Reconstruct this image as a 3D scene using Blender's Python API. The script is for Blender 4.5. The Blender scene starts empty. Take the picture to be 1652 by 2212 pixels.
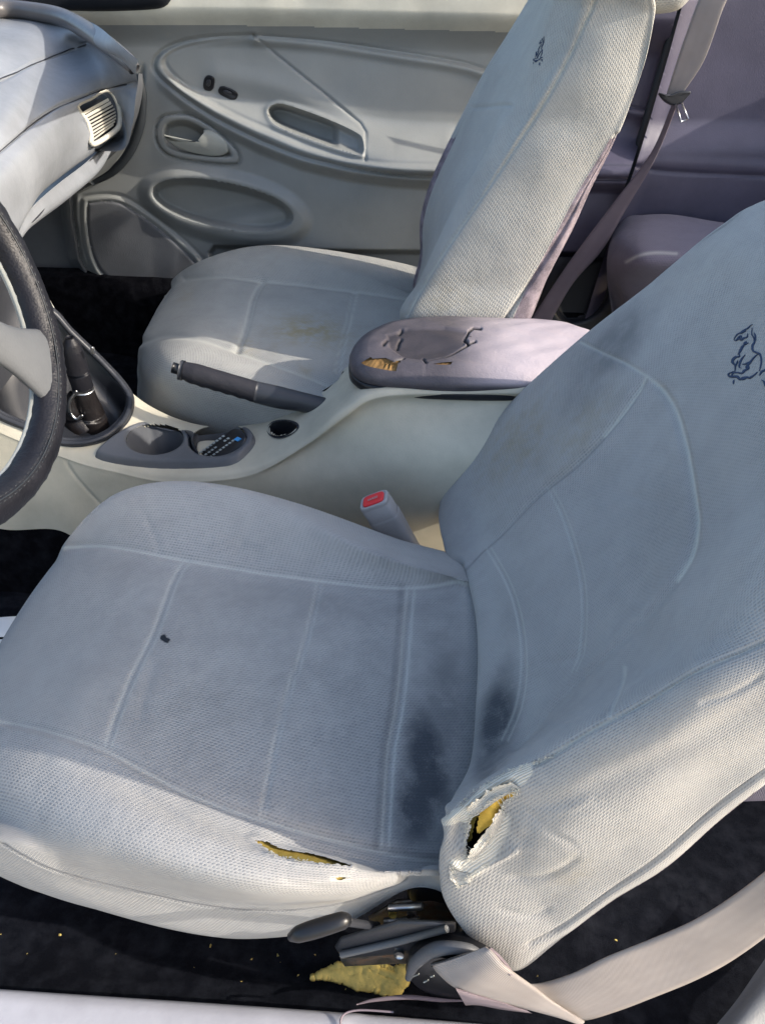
import bpy, math, random
import numpy as np
from mathutils import Vector, Matrix
random.seed(4); rng = np.random.default_rng(4)
S = bpy.context.scene
COL = S.collection
# ------------------------------------------------------------------ camera
# x = towards the rear of the car, y = across the car from the driver's sill to the far door, z = up
TH, PS, FOC = math.radians(40), math.radians(4), 1598.0     # pitch, yaw, focal length for a 1652 x 2212 picture
CAM = np.array([0, -.235, .965])
F = np.array([-math.sin(PS)*math.cos(TH), math.cos(PS)*math.cos(TH), -math.sin(TH)])
R = np.array([math.cos(PS), math.sin(PS), 0.0]); U = np.cross(R, F)
cd = bpy.data.cameras.new('camera'); cam = bpy.data.objects.new('camera', cd); COL.objects.link(cam)
cd.sensor_fit = 'VERTICAL'; cd.sensor_height = 36; cd.sensor_width = 36; cd.lens = FOC/2212*36
cd.clip_start = .02; cd.clip_end = 3000
m = Matrix.Identity(4)
for i in range(3):
    m[i][0] = R[i]; m[i][1] = U[i]; m[i][2] = -F[i]; m[i][3] = CAM[i]
cam.matrix_world = m; S.camera = cam
# ------------------------------------------------------------------ light
SUN_EL, SUN_AZ = 25.5, -9.5      # azimuth measured from +x (rear of the car), negative = driver's side
w = bpy.data.worlds.new('World'); S.world = w; w.use_nodes = True
nt = w.node_tree; bg = nt.nodes['Background']; sky = nt.nodes.new('ShaderNodeTexSky')
sky.sky_type = 'NISHITA'; sky.sun_disc = False
sky.sun_elevation = math.radians(SUN_EL); sky.sun_rotation = math.radians(90-SUN_AZ)
sky.air_density = 1.0; sky.dust_density = 2.8; sky.ozone_density = .8
nt.links.new(sky.outputs[0], bg.inputs[0]); bg.inputs[1].default_value = .15
sl = bpy.data.lights.new('sun', 'SUN'); sun = bpy.data.objects.new('sun', sl); COL.objects.link(sun)
sl.energy = 2.0; sl.angle = math.radians(.6); sl.color = (1, .93, .84)
ce, se = math.cos(math.radians(SUN_EL)), math.sin(math.radians(SUN_EL))
sd = Vector((ce*math.cos(math.radians(SUN_AZ)), ce*math.sin(math.radians(SUN_AZ)), se))
sun.rotation_euler = sd.to_track_quat('Z', 'Y').to_euler(); sun.location = sd*5
S.view_settings.view_transform = 'Standard'; S.view_settings.look = 'None'
S.view_settings.exposure = 1.52; S.view_settings.gamma = 1
S.cycles.max_bounces = 8; S.cycles.diffuse_bounces = 5; S.cycles.glossy_bounces = 3
# ------------------------------------------------------------------ projection helpers
def ray(u, v):
    u = np.asarray(u, float); v = np.asarray(v, float)
    return F + ((u-826)/FOC)[..., None]*R - ((v-1106)/FOC)[..., None]*U
def at_y(u, v, y):
    d = ray(u, v); t = (np.asarray(y)-CAM[1])/d[..., 1]; return CAM + d*t[..., None]
def at_z(u, v, z):
    d = ray(u, v); t = (np.asarray(z)-CAM[2])/d[..., 2]; return CAM + d*t[..., None]
def at_x(u, v, x):
    d = ray(u, v); t = (np.asarray(x)-CAM[0])/d[..., 0]; return CAM + d*t[..., None]
def at_plane(u, v, p, n):
    d = ray(u, v); n = np.asarray(n, float); t = ((np.asarray(p)-CAM)@n)/(d@n); return CAM + d*t[..., None]
def proj(p):
    d = np.asarray(p)-CAM; z = d@F
    return 826+FOC*(d@R)/z, 1106-FOC*(d@U)/z
def seg_dist(u, v, poly, closed=False):
    P = np.asarray(poly, float)
    if closed: P = np.vstack([P, P[:1]])
    best = np.full(np.shape(u), 1e9)
    for a, b in zip(P[:-1], P[1:]):
        e = b-a; L = e@e+1e-9
        t = np.clip(((u-a[0])*e[0]+(v-a[1])*e[1])/L, 0, 1)
        best = np.minimum(best, (u-a[0]-t*e[0])**2+(v-a[1]-t*e[1])**2)
    return np.sqrt(best)
def inside(u, v, poly):
    P = np.asarray(poly, float); c = np.zeros(np.shape(u), bool)
    for a, b in zip(P, np.roll(P, -1, 0)):
        if a[1] == b[1]: continue
        c ^= ((a[1] > v) != (b[1] > v)) & (u < (b[0]-a[0])*(v-a[1])/(b[1]-a[1])+a[0])
    return c
def sdf(u, v, poly):            # positive inside
    d = seg_dist(u, v, poly, True); return np.where(inside(u, v, poly), d, -d)
def sst(x, a, b):
    t = np.clip((x-a)/(b-a), 0, 1); return t*t*(3-2*t)
def spline(P, n, closed=False):
    P = np.asarray(P, float); k = len(P)
    if closed:
        t = np.arange(n)/n*k; i = np.floor(t).astype(int); f = (t-i)
        g = lambda j: P[(i+j) % k]
    else:
        t = np.linspace(0, k-1, n); i = np.minimum(np.floor(t).astype(int), k-2); f = t-i
        Q = np.concatenate([[2*P[0]-P[1]], P, [2*P[-1]-P[-2]]])
        g = lambda j: Q[i+j+1]
    f = f.reshape((-1,)+(1,)*(P.ndim-1))
    a, b, c, d = g(-1), g(0), g(1), g(2)
    return .5*((2*b)+(c-a)*f+(2*a-5*b+4*c-d)*f*f+(3*b-a-3*c+d)*f**3)
def dense(ctrl, nr, nc, cr=False, cc=False):
    A = spline(np.asarray(ctrl, float), nr, cr)
    return np.swapaxes(spline(np.swapaxes(A, 0, 1), nc, cc), 0, 1)
def gnormals(V, cr=False):
    du = np.gradient(V, axis=1)
    dv = (np.roll(V, -1, 0)-np.roll(V, 1, 0)) if cr else np.gradient(V, axis=0)
    n = np.cross(du, dv); n /= np.linalg.norm(n, axis=-1, keepdims=True)+1e-12
    if ((V-V.reshape(-1, 3).mean(0))*n).sum() < 0: n = -n
    return n
def noise2(shape, k, seed):      # smooth random field
    r = np.random.default_rng(seed); g = r.normal(size=(k+3, k*shape[1]//max(shape[0], 1)+4))
    return dense(g[..., None], shape[0], shape[1])[..., 0]
# ------------------------------------------------------------------ mesh helpers
def mk(name, verts, faces, mat, parent=None, marks=None, uv=None, smooth=True):
    me = bpy.data.meshes.new(name)
    verts = np.asarray(verts, np.float32).reshape(-1, 3)
    if isinstance(faces, np.ndarray):
        n, k = faces.shape
        me.vertices.add(len(verts)); me.vertices.foreach_set('co', verts.ravel())
        me.loops.add(n*k); me.loops.foreach_set('vertex_index', faces.astype(np.int32).ravel())
        me.polygons.add(n); me.polygons.foreach_set('loop_start', np.arange(0, n*k, k, dtype=np.int32))
        me.polygons.foreach_set('loop_total', np.full(n, k, np.int32))
        me.update(calc_edges=True)
    else:
        me.from_pydata([tuple(map(float, v)) for v in verts], [], faces)
    if smooth: me.polygons.foreach_set('use_smooth', np.ones(len(me.polygons), bool))
    if uv is not None:
        L = me.uv_layers.new(name='UVMap'); idx = np.empty(len(me.loops), np.int32)
        me.loops.foreach_get('vertex_index', idx)
        L.data.foreach_set('uv', np.asarray(uv, np.float32).reshape(-1, 2)[idx].ravel())
    if marks is not None:
        a = me.attributes.new('marks', 'FLOAT_COLOR', 'POINT')
        a.data.foreach_set('color', np.asarray(marks, np.float32).reshape(-1, 4).ravel())
    me.materials.append(mat); me.validate(); 
    o = bpy.data.objects.new(name, me); COL.objects.link(o)
    if parent is not None:
        o.parent = parent
        base = parent
        if base.parent is None and base.type == 'EMPTY': o.location = -Vector(base.location)
    return o
def grid_uv(V, off=(0, 0)):
    lu = np.linalg.norm(np.diff(V, axis=1), axis=-1); lv = np.linalg.norm(np.diff(V, axis=0), axis=-1)
    su = np.concatenate([[0], np.cumsum(lu.mean(0))]); sv = np.concatenate([[0], np.cumsum(lv.mean(1))])
    uu, vv = np.meshgrid(su, sv); return np.stack([uu+off[0], vv+off[1]], -1)
def grid(name, V, mat, parent=None, cr=False, cc=False, marks=None, keep=None, uvoff=(0, 0), caps=False):
    nr, nc = V.shape[:2]; idx = np.arange(nr*nc).reshape(nr, nc)
    a = idx if not cr else np.vstack([idx, idx[:1]]); a = a if not cc else np.hstack([a, a[:, :1]])
    q = np.stack([a[:-1, :-1], a[:-1, 1:], a[1:, 1:], a[1:, :-1]], -1)
    if keep is not None: q = q[keep[:q.shape[0], :q.shape[1]]]
    q = q.reshape(-1, 4)
    uv = grid_uv(V, uvoff)
    used = np.unique(q); mp = np.full(nr*nc, -1); mp[used] = np.arange(len(used))
    return mk(name, V.reshape(-1, 3)[used], mp[q], mat, parent, None if marks is None else marks.reshape(-1, 4)[used], uv.reshape(-1, 2)[used])
def thing(name, label, cat, loc=(0, 0, 0), group=None):
    o = bpy.data.objects.new(name, None); COL.objects.link(o); o.location = loc; o.empty_display_size = .05
    o['label'] = label; o['category'] = cat
    if group: o['group'] = group
    return o
def tag(o, label, cat, group=None):
    o['label'] = label; o['category'] = cat
    if group: o['group'] = group
    return o
def tube(name, path, rad, mat, parent=None, n=None, seg=12, closed=False, flat=1.0, up=None, caps=True):
    P = spline(path, n, closed) if n else np.asarray(path, float)
    k = len(P)
    rad = np.full(k, rad) if np.isscalar(rad) else np.interp(np.linspace(0, 1, k), np.linspace(0, 1, len(rad)), rad)
    T = (np.roll(P, -1, 0)-np.roll(P, 1, 0)) if closed else np.gradient(P, axis=0)
    T /= np.linalg.norm(T, axis=1, keepdims=True)+1e-12
    ref = np.array([0, 0, 1.0]) if up is None else np.asarray(up, float)
    A = np.cross(T, ref); A /= np.linalg.norm(A, axis=1, keepdims=True)+1e-9; B = np.cross(A, T)
    t = np.arange(seg)/seg*2*np.pi
    V = P[:, None]+rad[:, None, None]*(np.cos(t)[None, :, None]*A[:, None]+flat*np.sin(t)[None, :, None]*B[:, None])
    idx = np.arange(k*seg).reshape(k, seg); a = np.hstack([idx, idx[:, :1]])
    if closed: a = np.vstack([a, a[:1]])
    q = np.stack([a[:-1, :-1], a[:-1, 1:], a[1:, 1:], a[1:, :-1]], -1).reshape(-1, 4)
    fs = [tuple(int(i) for i in f) for f in q]
    if not closed and caps: fs += [tuple(int(i) for i in idx[0]), tuple(int(i) for i in idx[-1][::-1])]
    uvu = np.linspace(0, 1, k)
    return mk(name, V, fs, mat, parent)
def solid(name, poly, nrm, thick, mat, parent=None, bev=.002, inner=None, smooth=True, dome=0.0, rings=3):
    """closed plate: outline poly (k,3) pushed along -nrm by thick, bevelled rim, optional dome"""
    P = np.asarray(poly, float); n = np.asarray(nrm, float); n /= np.linalg.norm(n); c = P.mean(0)
    def inset(d):
        e = np.roll(P, -1, 0)-np.roll(P, 1, 0); e /= np.linalg.norm(e, axis=1, keepdims=True)+1e-12
        s = np.cross(n, e); 
        if ((c-P)*s).sum() < 0: s = -s
        return P+s*d
    L = [inset(bev)-n*thick, P-n*(thick-bev), P-n*bev, inset(bev*.4)-n*bev*.35, inset(bev)]
    Q = inset(bev)
    for i in range(1, rings+1):
        f = 1-i/(rings+.6); L.append(c+(Q-c)*f+n*dome*(1-f*f))
    k = len(P); V = np.concatenate(L); fs = []
    for r in range(len(L)-1):
        for i in range(k):
            j = (i+1) % k; fs.append((r*k+i, r*k+j, (r+1)*k+j, (r+1)*k+i))
    fs.append(tuple(range(k-1, -1, -1))); fs.append(tuple((len(L)-1)*k+i for i in range(k)))
    return mk(name, V, fs, mat, parent, smooth=smooth)
def box(name, lo, hi, mat, parent=None, bev=.004, rot=None):
    import bmesh
    bm = bmesh.new(); bmesh.ops.create_cube(bm, size=1)
    lo = Vector(lo); hi = Vector(hi)
    for v in bm.verts: v.co = Vector([(lo[i]+hi[i])/2+v.co[i]*(hi[i]-lo[i]) for i in range(3)])
    bmesh.ops.bevel(bm, geom=bm.edges[:], offset=bev, segments=2, profile=.6, affect='EDGES')
    if rot: bmesh.ops.transform(bm, matrix=rot, verts=bm.verts[:])
    me = bpy.data.meshes.new(name); bm.to_mesh(me); bm.free(); me.materials.append(mat)
    for p in me.polygons: p.use_smooth = True
    o = bpy.data.objects.new(name, me); COL.objects.link(o)
    if parent is not None:
        o.parent = parent
        if parent.parent is None and parent.type == 'EMPTY': o.location = -Vector(parent.location)
    return o
def near(V, u, v, k=5, facing=None):
    """points of surface V seen at the given picture positions"""
    pu, pv = proj(V.reshape(-1, 3)); W = V.reshape(-1, 3)
    if facing is not None:
        f = facing.reshape(-1); pu = np.where(f, pu, 1e7)
    out = []
    for a, b in zip(np.atleast_1d(u), np.atleast_1d(v)):
        d = (pu-a)**2+(pv-b)**2; i = np.argpartition(d, k)[:k]; ww = 1/(d[i]+.5)
        out.append((W[i]*ww[:, None]).sum(0)/ww.sum())
    return np.array(out)
# ------------------------------------------------------------------ materials
def node(nt, t, **k):
    n = nt.nodes.new(t)
    for a, b in k.items():
        if a in n.inputs.keys() if isinstance(a, str) else False: n.inputs[a].default_value = b
        else: setattr(n, a, b)
    return n
def base_mat(name, rough=.5, spec=.5):
    m = bpy.data.materials.new(name); m.use_nodes = True; b = m.node_tree.nodes['Principled BSDF']
    b.inputs['Roughness'].default_value = rough; b.inputs['Specular IOR Level'].default_value = spec
    return m, m.node_tree, b
def mth(nt, op, a, b=None, c=None):
    n = nt.nodes.new('ShaderNodeMath'); n.operation = op
    for i, x in enumerate((a, b, c)):
        if x is None: continue
        if isinstance(x, (int, float)): n.inputs[i].default_value = x
        else: nt.links.new(x, n.inputs[i])
    return n.outputs[0]
def mixc(nt, fac, a, b, mode='MIX'):
    n = nt.nodes.new('ShaderNodeMix'); n.data_type = 'RGBA'; n.blend_type = mode
    for i, x in ((0, fac), (6, a), (7, b)):
        if isinstance(x, (int, float)): n.inputs[i].default_value = x
        elif isinstance(x, tuple): n.inputs[i].default_value = (*x, 1)
        else: nt.links.new(x, n.inputs[i])
    return n.outputs[2]
def noise(nt, scale, detail=3, rough=.55, vec=None):
    n = nt.nodes.new('ShaderNodeTexNoise'); n.inputs['Scale'].default_value = scale
    n.inputs['Detail'].default_value = detail; n.inputs['Roughness'].default_value = rough
    if vec is None:
        g = nt.nodes.new('ShaderNodeNewGeometry'); vec = g.outputs['Position']
    nt.links.new(vec, n.inputs['Vector']); return n.outputs[0]
def ramp(nt, x, a, b):
    n = nt.nodes.new('ShaderNodeMapRange'); n.inputs[1].default_value = a; n.inputs[2].default_value = b
    nt.links.new(x, n.inputs[0]); return n.outputs[0]
def bump(nt, b, h, strength, dist, prev=None):
    n = nt.nodes.new('ShaderNodeBump'); n.inputs['Strength'].default_value = strength; n.inputs['Distance'].default_value = dist
    nt.links.new(h, n.inputs['Height'])
    if prev is not None: nt.links.new(prev, n.inputs['Normal'])
    nt.links.new(n.outputs[0], b.inputs['Normal']); return n.outputs[0]
def plastic(name, col, rough=.5, grain=.25, gscale=900, dirt=.12, spec=.4):
    m, nt, b = base_mat(name, rough, spec)
    n1 = noise(nt, 7, 5, .6); n2 = noise(nt, 60, 4, .7)
    dk = tuple(c*(1-dirt*2) for c in col); lt = tuple(min(1, c*(1+dirt)) for c in col)
    c = mixc(nt, ramp(nt, n1, .3, .7), dk, lt)
    c = mixc(nt, mth(nt, 'MULTIPLY', ramp(nt, n2, .45, .75), dirt), c, tuple(x*.6 for x in col))
    nt.links.new(c, b.inputs['Base Color'])
    nt.links.new(mth(nt, 'ADD', mth(nt, 'MULTIPLY', n2, .22), rough-.1), b.inputs['Roughness'])
    if grain:
        v = nt.nodes.new('ShaderNodeTexVoronoi'); v.inputs['Scale'].default_value = gscale/2.2
        g = nt.nodes.new('ShaderNodeNewGeometry'); nt.links.new(g.outputs['Position'], v.inputs['Vector'])
        h = bump(nt, b, v.outputs['Distance'], grain, .0004)
        bump(nt, b, noise(nt, 14, 2), .07, .003, h)
    return m
def fabric(name, col, pa=.0039, pb=.0024, dash=.5, bm=.7, purple=0.0):
    m, nt, b = base_mat(name, .92, .15)
    at = nt.nodes.new('ShaderNodeAttribute'); at.attribute_name = 'marks'
    sp = nt.nodes.new('ShaderNodeSeparateColor'); nt.links.new(at.outputs['Color'], sp.inputs[0])
    uvn = nt.nodes.new('ShaderNodeUVMap'); sx = nt.nodes.new('ShaderNodeSeparateXYZ'); nt.links.new(uvn.outputs[0], sx.inputs[0])
    wob = noise(nt, 55, 2)
    a = mth(nt, 'ADD', mth(nt, 'DIVIDE', sx.outputs[0], pa), mth(nt, 'MULTIPLY', wob, .35))
    bb = mth(nt, 'DIVIDE', sx.outputs[1], pb)
    row = mth(nt, 'FLOOR', bb); a = mth(nt, 'ADD', a, mth(nt, 'MULTIPLY', row, .5)); a = mth(nt, 'ADD', a, mth(nt, 'MULTIPLY', mth(nt, 'FRACT', bb), .45))
    fa = mth(nt, 'ABSOLUTE', mth(nt, 'SUBTRACT', mth(nt, 'FRACT', a), .5))
    fb = mth(nt, 'ABSOLUTE', mth(nt, 'SUBTRACT', mth(nt, 'FRACT', bb), .5))
    # slanted dashes: darker pits between the knit ribs, each with its own depth
    cellv = nt.nodes.new('ShaderNodeCombineXYZ'); nt.links.new(mth(nt, 'FLOOR', a), cellv.inputs[0]); nt.links.new(row, cellv.inputs[1])
    wn_ = nt.nodes.new('ShaderNodeTexWhiteNoise'); wn_.noise_dimensions = '2D'; nt.links.new(cellv.outputs[0], wn_.inputs['Vector'])
    da = ramp(nt, fa, .44, .22); db = ramp(nt, fb, .36, .10)
    pit = mth(nt, 'MULTIPLY', mth(nt, 'MULTIPLY', da, db), mth(nt, 'ADD', .55, mth(nt, 'MULTIPLY', wn_.outputs[0], .45)))
    pit = mth(nt, 'MULTIPLY', pit, mth(nt, 'ADD', .45, mth(nt, 'MULTIPLY', ramp(nt, noise(nt, 9, 3), .3, .65), .55)))
    big = noise(nt, 5, 5, .6); mid = noise(nt, 38, 4, .65); fine = noise(nt, 900, 2)
    c = mixc(nt, ramp(nt, big, .3, .7), tuple(x*.86 for x in col), tuple(min(1, x*1.08) for x in col))
    c = mixc(nt, mth(nt, 'MULTIPLY', ramp(nt, mid, .45, .72), .22), c, tuple(x*.62 for x in col))
    stain = mth(nt, 'MULTIPLY', sp.outputs[0], ramp(nt, mth(nt, 'ADD', mid, mth(nt, 'MULTIPLY', fine, .5)), .42, .82))
    stain = mth(nt, 'MINIMUM', mth(nt, 'ADD', mth(nt, 'MULTIPLY', stain, .75), mth(nt, 'MULTIPLY', sp.outputs[0], .42)), 1.0)
    c = mixc(nt, stain, c, (.045, .052, .062))
    c = mixc(nt, mth(nt, 'MULTIPLY', sp.outputs[2], ramp(nt, mid, .35, .62)), c, (.34, .27, .12))
    c = mixc(nt, mth(nt, 'MULTIPLY', pit, dash), c, (.085, .095, .12))
    c = mixc(nt, mth(nt, 'MULTIPLY', sp.outputs[1], mth(nt, 'ADD', .55, mth(nt, 'MULTIPLY', mid, .6))), c, (.66, .66, .58))
    rib = mth(nt, 'SINE', mth(nt, 'MULTIPLY', mth(nt, 'ADD', sx.outputs[1], mth(nt, 'MULTIPLY', mid, .004)), 3600.0))
    c = mixc(nt, at.outputs['Alpha'], c, mixc(nt, ramp(nt, rib, -1, 1), (.55, .50, .40), (.80, .77, .68)))
    c = mixc(nt, mth(nt, 'MULTIPLY', fine, .22), c, tuple(x*.5 for x in col))
    nt.links.new(c, b.inputs['Base Color'])
    b.inputs['Sheen Weight'].default_value = .12; b.inputs['Sheen Roughness'].default_value = .5
    inv = mth(nt, 'ADD', mth(nt, 'MULTIPLY', pit, mth(nt, 'SUBTRACT', 1.0, at.outputs['Alpha'])), mth(nt, 'MULTIPLY', at.outputs['Alpha'], ramp(nt, rib, 1, -1)))
    h = bump(nt, b, mth(nt, 'SUBTRACT', 1.0, inv), bm, .0011)
    h = bump(nt, b, fine, .3, .0006, h)
    bump(nt, b, noise(nt, 22, 3), .35, .006, h)
    return m
def leather(name, col, rough=.38):
    m, nt, b = base_mat(name, rough, .3)
    n1 = noise(nt, 20, 4, .6); v = nt.nodes.new('ShaderNodeTexVoronoi'); v.inputs['Scale'].default_value = 420
    g = nt.nodes.new('ShaderNodeNewGeometry'); nt.links.new(g.outputs['Position'], v.inputs['Vector'])
    at = nt.nodes.new('ShaderNodeAttribute'); at.attribute_name = 'marks'
    sp = nt.nodes.new('ShaderNodeSeparateColor'); nt.links.new(at.outputs['Color'], sp.inputs[0])
    c = mixc(nt, ramp(nt, n1, .3, .7), tuple(x*.7 for x in col), tuple(x*1.2 for x in col))
    c = mixc(nt, sp.outputs[1], c, (.44, .39, .42)); c = mixc(nt, sp.outputs[0], c, (.018, .015, .016))
    nt.links.new(c, b.inputs['Base Color'])
    nt.links.new(mth(nt, 'ADD', mth(nt, 'MULTIPLY', n1, .3), rough-.12), b.inputs['Roughness'])
    h = bump(nt, b, v.outputs['Distance'], .35, .0006); bump(nt, b, noise(nt, 35, 3), .4, .004, h)
    return m
def carpet(name, col, speck=.0):
    m, nt, b = base_mat(name, .98, .05)
    f = noise(nt, 1400, 2, .7); g2 = noise(nt, 45, 4, .6); g3 = noise(nt, 420, 3, .8)
    c = mixc(nt, ramp(nt, f, .3, .75), tuple(x*.35 for x in col), tuple(x*1.8 for x in col))
    c = mixc(nt, ramp(nt, g2, .42, .72), c, tuple(x*1.9+.006 for x in col))
    c = mixc(nt, mth(nt, 'MULTIPLY', ramp(nt, g3, .68, .8), speck), c, (.16, .14, .11))
    nt.links.new(c, b.inputs['Base Color']); b.inputs['Sheen Weight'].default_value = .0
    h = bump(nt, b, f, .8, .003); bump(nt, b, g2, .5, .006, h)
    return m
def foam(name, col):
    m, nt, b = base_mat(name, .95, .1)
    n1 = noise(nt, 70, 5, .7); n2 = noise(nt, 700, 3, .8)
    c = mixc(nt, ramp(nt, n1, .3, .7), tuple(x*.7 for x in col), col); c = mixc(nt, mth(nt, 'MULTIPLY', ramp(nt, n2, .5, .7), .35), c, tuple(x*.45 for x in col))
    nt.links.new(c, b.inputs['Base Color']); h = bump(nt, b, n2, .45, .0005); bump(nt, b, n1, .12, .002, h)
    return m
def webbing(name, col):
    m, nt, b = base_mat(name, .6, .35)
    uvn = nt.nodes.new('ShaderNodeUVMap'); sx = nt.nodes.new('ShaderNodeSeparateXYZ'); nt.links.new(uvn.outputs[0], sx.inputs[0])
    a = mth(nt, 'SINE', mth(nt, 'MULTIPLY', sx.outputs[1], 4200.0)); a2 = mth(nt, 'SINE', mth(nt, 'MULTIPLY', sx.outputs[0], 5200.0))
    n1 = noise(nt, 16, 4, .6)
    c = mixc(nt, ramp(nt, n1, .3, .7), tuple(x*.8 for x in col), col)
    c = mixc(nt, mth(nt, 'MULTIPLY', ramp(nt, a, -1, 1), .22), c, tuple(x*.6 for x in col))
    bd = mth(nt, 'SINE', mth(nt, 'MULTIPLY', sx.outputs[1], 420.0)); c = mixc(nt, mth(nt, 'MULTIPLY', ramp(nt, bd, -1, 1), .18), c, tuple(x*.7 for x in col))
    nt.links.new(c, b.inputs['Base Color']); h = bump(nt, b, a, .5, .0005); bump(nt, b, a2, .35, .0004, h)
    return m
def metal(name, col, rough=.35, rust=0.0):
    m, nt, b = base_mat(name, rough, .5); b.inputs['Metallic'].default_value = 1
    n1 = noise(nt, 60, 5, .7); c = mixc(nt, ramp(nt, n1, .3, .7), tuple(x*.7 for x in col), col)
    if rust:
        f = mth(nt, 'MULTIPLY', ramp(nt, n1, .45, .6), rust); c = mixc(nt, f, c, (.16, .07, .03))
        nt.links.new(mth(nt, 'SUBTRACT', 1.0, f), b.inputs['Metallic'])
    nt.links.new(c, b.inputs['Base Color']); bump(nt, b, n1, .3, .001)
    return m
M = dict(
 trim=plastic('beige_grey_trim_plastic', (.25, .258, .25), .48, .3, dirt=.06),
 ledge=plastic('sunlit_ledge_plastic', (.52, .50, .42), .46, .3),  # paler than the door trim: light on the ledge is put into the colour
 dash=plastic('dash_trim_plastic', (.20, .212, .23), .5, .3),
 dashlow=plastic('dash_lower_plastic', (.11, .115, .12), .5, .3),
 console=plastic('console_beige_plastic', (.48, .445, .35), .45, .25),
 dark=plastic('charcoal_plastic', (.028, .03, .036), .42, .2),
 darker=plastic('black_plastic', (.010, .011, .014), .35, .1),
 grey=plastic('cup_holder_grey_plastic', (.095, .10, .11), .5, .3),
 handle=plastic('door_handle_plastic', (.34, .345, .31), .38, .1),
 mesh=plastic('speaker_mesh', (.12, .125, .135), .8, .9, 1500),
 rear=plastic('rear_trim_and_door_shade', (.08, .074, .11), .55, .35),  # rear trim colour, also used to paint shade on the door's rear end
 strip=plastic('windshield_edge_vinyl', (.09, .085, .085), .32, .2),
 vent=plastic('vent_plastic', (.46, .44, .38), .42, .1),
 buckle=plastic('buckle_plastic', (.40, .38, .37), .4, .1),
 red=plastic('red_release_button', (.75, .035, .04), .35, .0, dirt=.05),
 grip=leather('handbrake_grip', (.022, .021, .025), .5),
 lid=leather('armrest_vinyl', (.075, .067, .075), .42),
 wheel=leather('wheel_leather', (.007, .007, .010), .45),
 boot=leather('shifter_leather', (.012, .010, .010), .3),
 fab=fabric('seat_fabric', (.385, .375, .355)),
 fab2=fabric('seat_fabric_far', (.385, .38, .35), .0052, .003),
 fabr=fabric('rear_seat_fabric', (.17, .15, .19), .006, .0034),
 vel=carpet('velour_backing', (.20, .17, .19)),
 carpet=carpet('black_carpet', (.0060, .0070, .0105), .2),
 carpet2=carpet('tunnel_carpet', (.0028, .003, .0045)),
 foam=foam('yellow_foam', (.95, .58, .10)),
 foamp=foam('pale_yellow_foam', (.95, .72, .22)),
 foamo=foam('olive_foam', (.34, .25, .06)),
 foamb=foam('brown_foam', (.25, .15, .06)),
 web=webbing('belt_webbing', (.36, .32, .295)),
 webd=webbing('belt_webbing_grey', (.20, .16, .18)),
 steel=metal('bare_steel', (.6, .6, .6), .35),
 rust=metal('rusty_steel', (.3, .26, .22), .5, .9),
 thread=plastic('pale_thread', (.62, .60, .52), .9, 0),
 navy=plastic('navy_thread', (.03, .05, .10), .8, 0),
 sill=plastic('sill_trim_plastic', (.37, .37, .40), .45, .25),
 paper=plastic('white_paper', (.8, .8, .78), .7, 0, dirt=.03),
 ink=plastic('black_ink', (.01, .01, .01), .7, 0),
 key=plastic('remote_keys', (.32, .36, .36), .5, 0),
 keyb=plastic('remote_blue_key', (.05, .28, .62), .4, 0),
 keyg=plastic('remote_green_key', (.05, .5, .3), .4, 0),
 rubber=plastic('rubber_seal', (.02, .024, .028), .5, .1),
 concrete=plastic('pale_concrete', (.50, .43, .33), .9, 0),
)
# ================================================================== SETTING
def struct(o, kind='structure'):
    o['kind'] = kind; return o
o = mk('ground', [(-400, -400, -.42), (400, -400, -.42), (400, 400, -.42), (-400, 400, -.42)], [(0, 1, 2, 3)], M['concrete'], smooth=False); struct(o)
# car floor: front footwells, tunnel side, rear footwell
gx = np.linspace(-1.3, 1.3, 90); gy = np.linspace(.0, 1.46, 70); X, Y = np.meshgrid(gx, gy)
Z = .045 + .012*noise2(X.shape, 8, 3)*.5 + .006*noise2(X.shape, 26, 5)*.5
Z += .05*sst(.07-Y, 0, .07)*.6
o = grid('floor', np.stack([X, Y, Z], -1), M['carpet']); struct(o)
# ================================================================== relief sheets for the far side of the car
def vsm(pts):
    p = np.asarray(pts, float); return lambda u: np.interp(u, p[:, 0], p[:, 1])
def smooth_poly(p, n=90): return spline(np.asarray(p, float), n, True)
def sheet(u0, u1, v0, v1, step):
    u = np.arange(u0, u1+step, step, float); v = np.arange(v0, v1+step, step, float); return np.meshgrid(u, v)
def split_sheet(V, regions, rootparts):
    pass
# ---- passenger door
door = thing('passenger_door', 'grey beige passenger door with swooping armrest, oval map pocket and speaker', 'car door', (-.1, 1.48, .1))
STEP = 2.6
Ud, Vd = sheet(24, 1480, -16, 690, STEP)
def snap(Us, Vs, s, step):
    gy_, gx_ = np.gradient(s, step); nn = np.hypot(gx_, gy_)+1e-6; mv = (np.abs(s) < step*.71) & (nn > .5)
    return np.where(mv, Us-s*gx_/nn**2, Us), np.where(mv, Vs-s*gy_/nn**2, Vs)
seam = vsm([(-60, 1476), (0, 1470), (120, 1437), (240, 1402), (330, 1375), (370, 1362), (480, 1322), (600, 1284), (760, 1235)])
pull = smooth_poly([(577, 242), (590, 226), (618, 226), (700, 254), (766, 284), (784, 302), (782, 334), (740, 326), (660, 298), (595, 270)])
bowl = smooth_poly([(337, 283), (346, 258), (370, 248), (410, 249), (455, 272), (492, 302), (515, 330), (516, 350), (498, 355), (430, 349), (372, 338), (344, 316)])
def ell(cx, cy, a, b, rot, n=80, p=2.0):
    t = np.arange(n)/n*2*np.pi; r = math.radians(rot); c, s = np.cos(t), np.sin(t)
    x = a*np.sign(c)*np.abs(c)**(2/p); y = b*np.sign(s)*np.abs(s)**(2/p)
    return np.stack([cx+x*math.cos(r)-y*math.sin(r), cy+x*math.sin(r)+y*math.cos(r)], -1)
pocket = ell(481, 443, 156, 50, 11, p=2.15)
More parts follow.
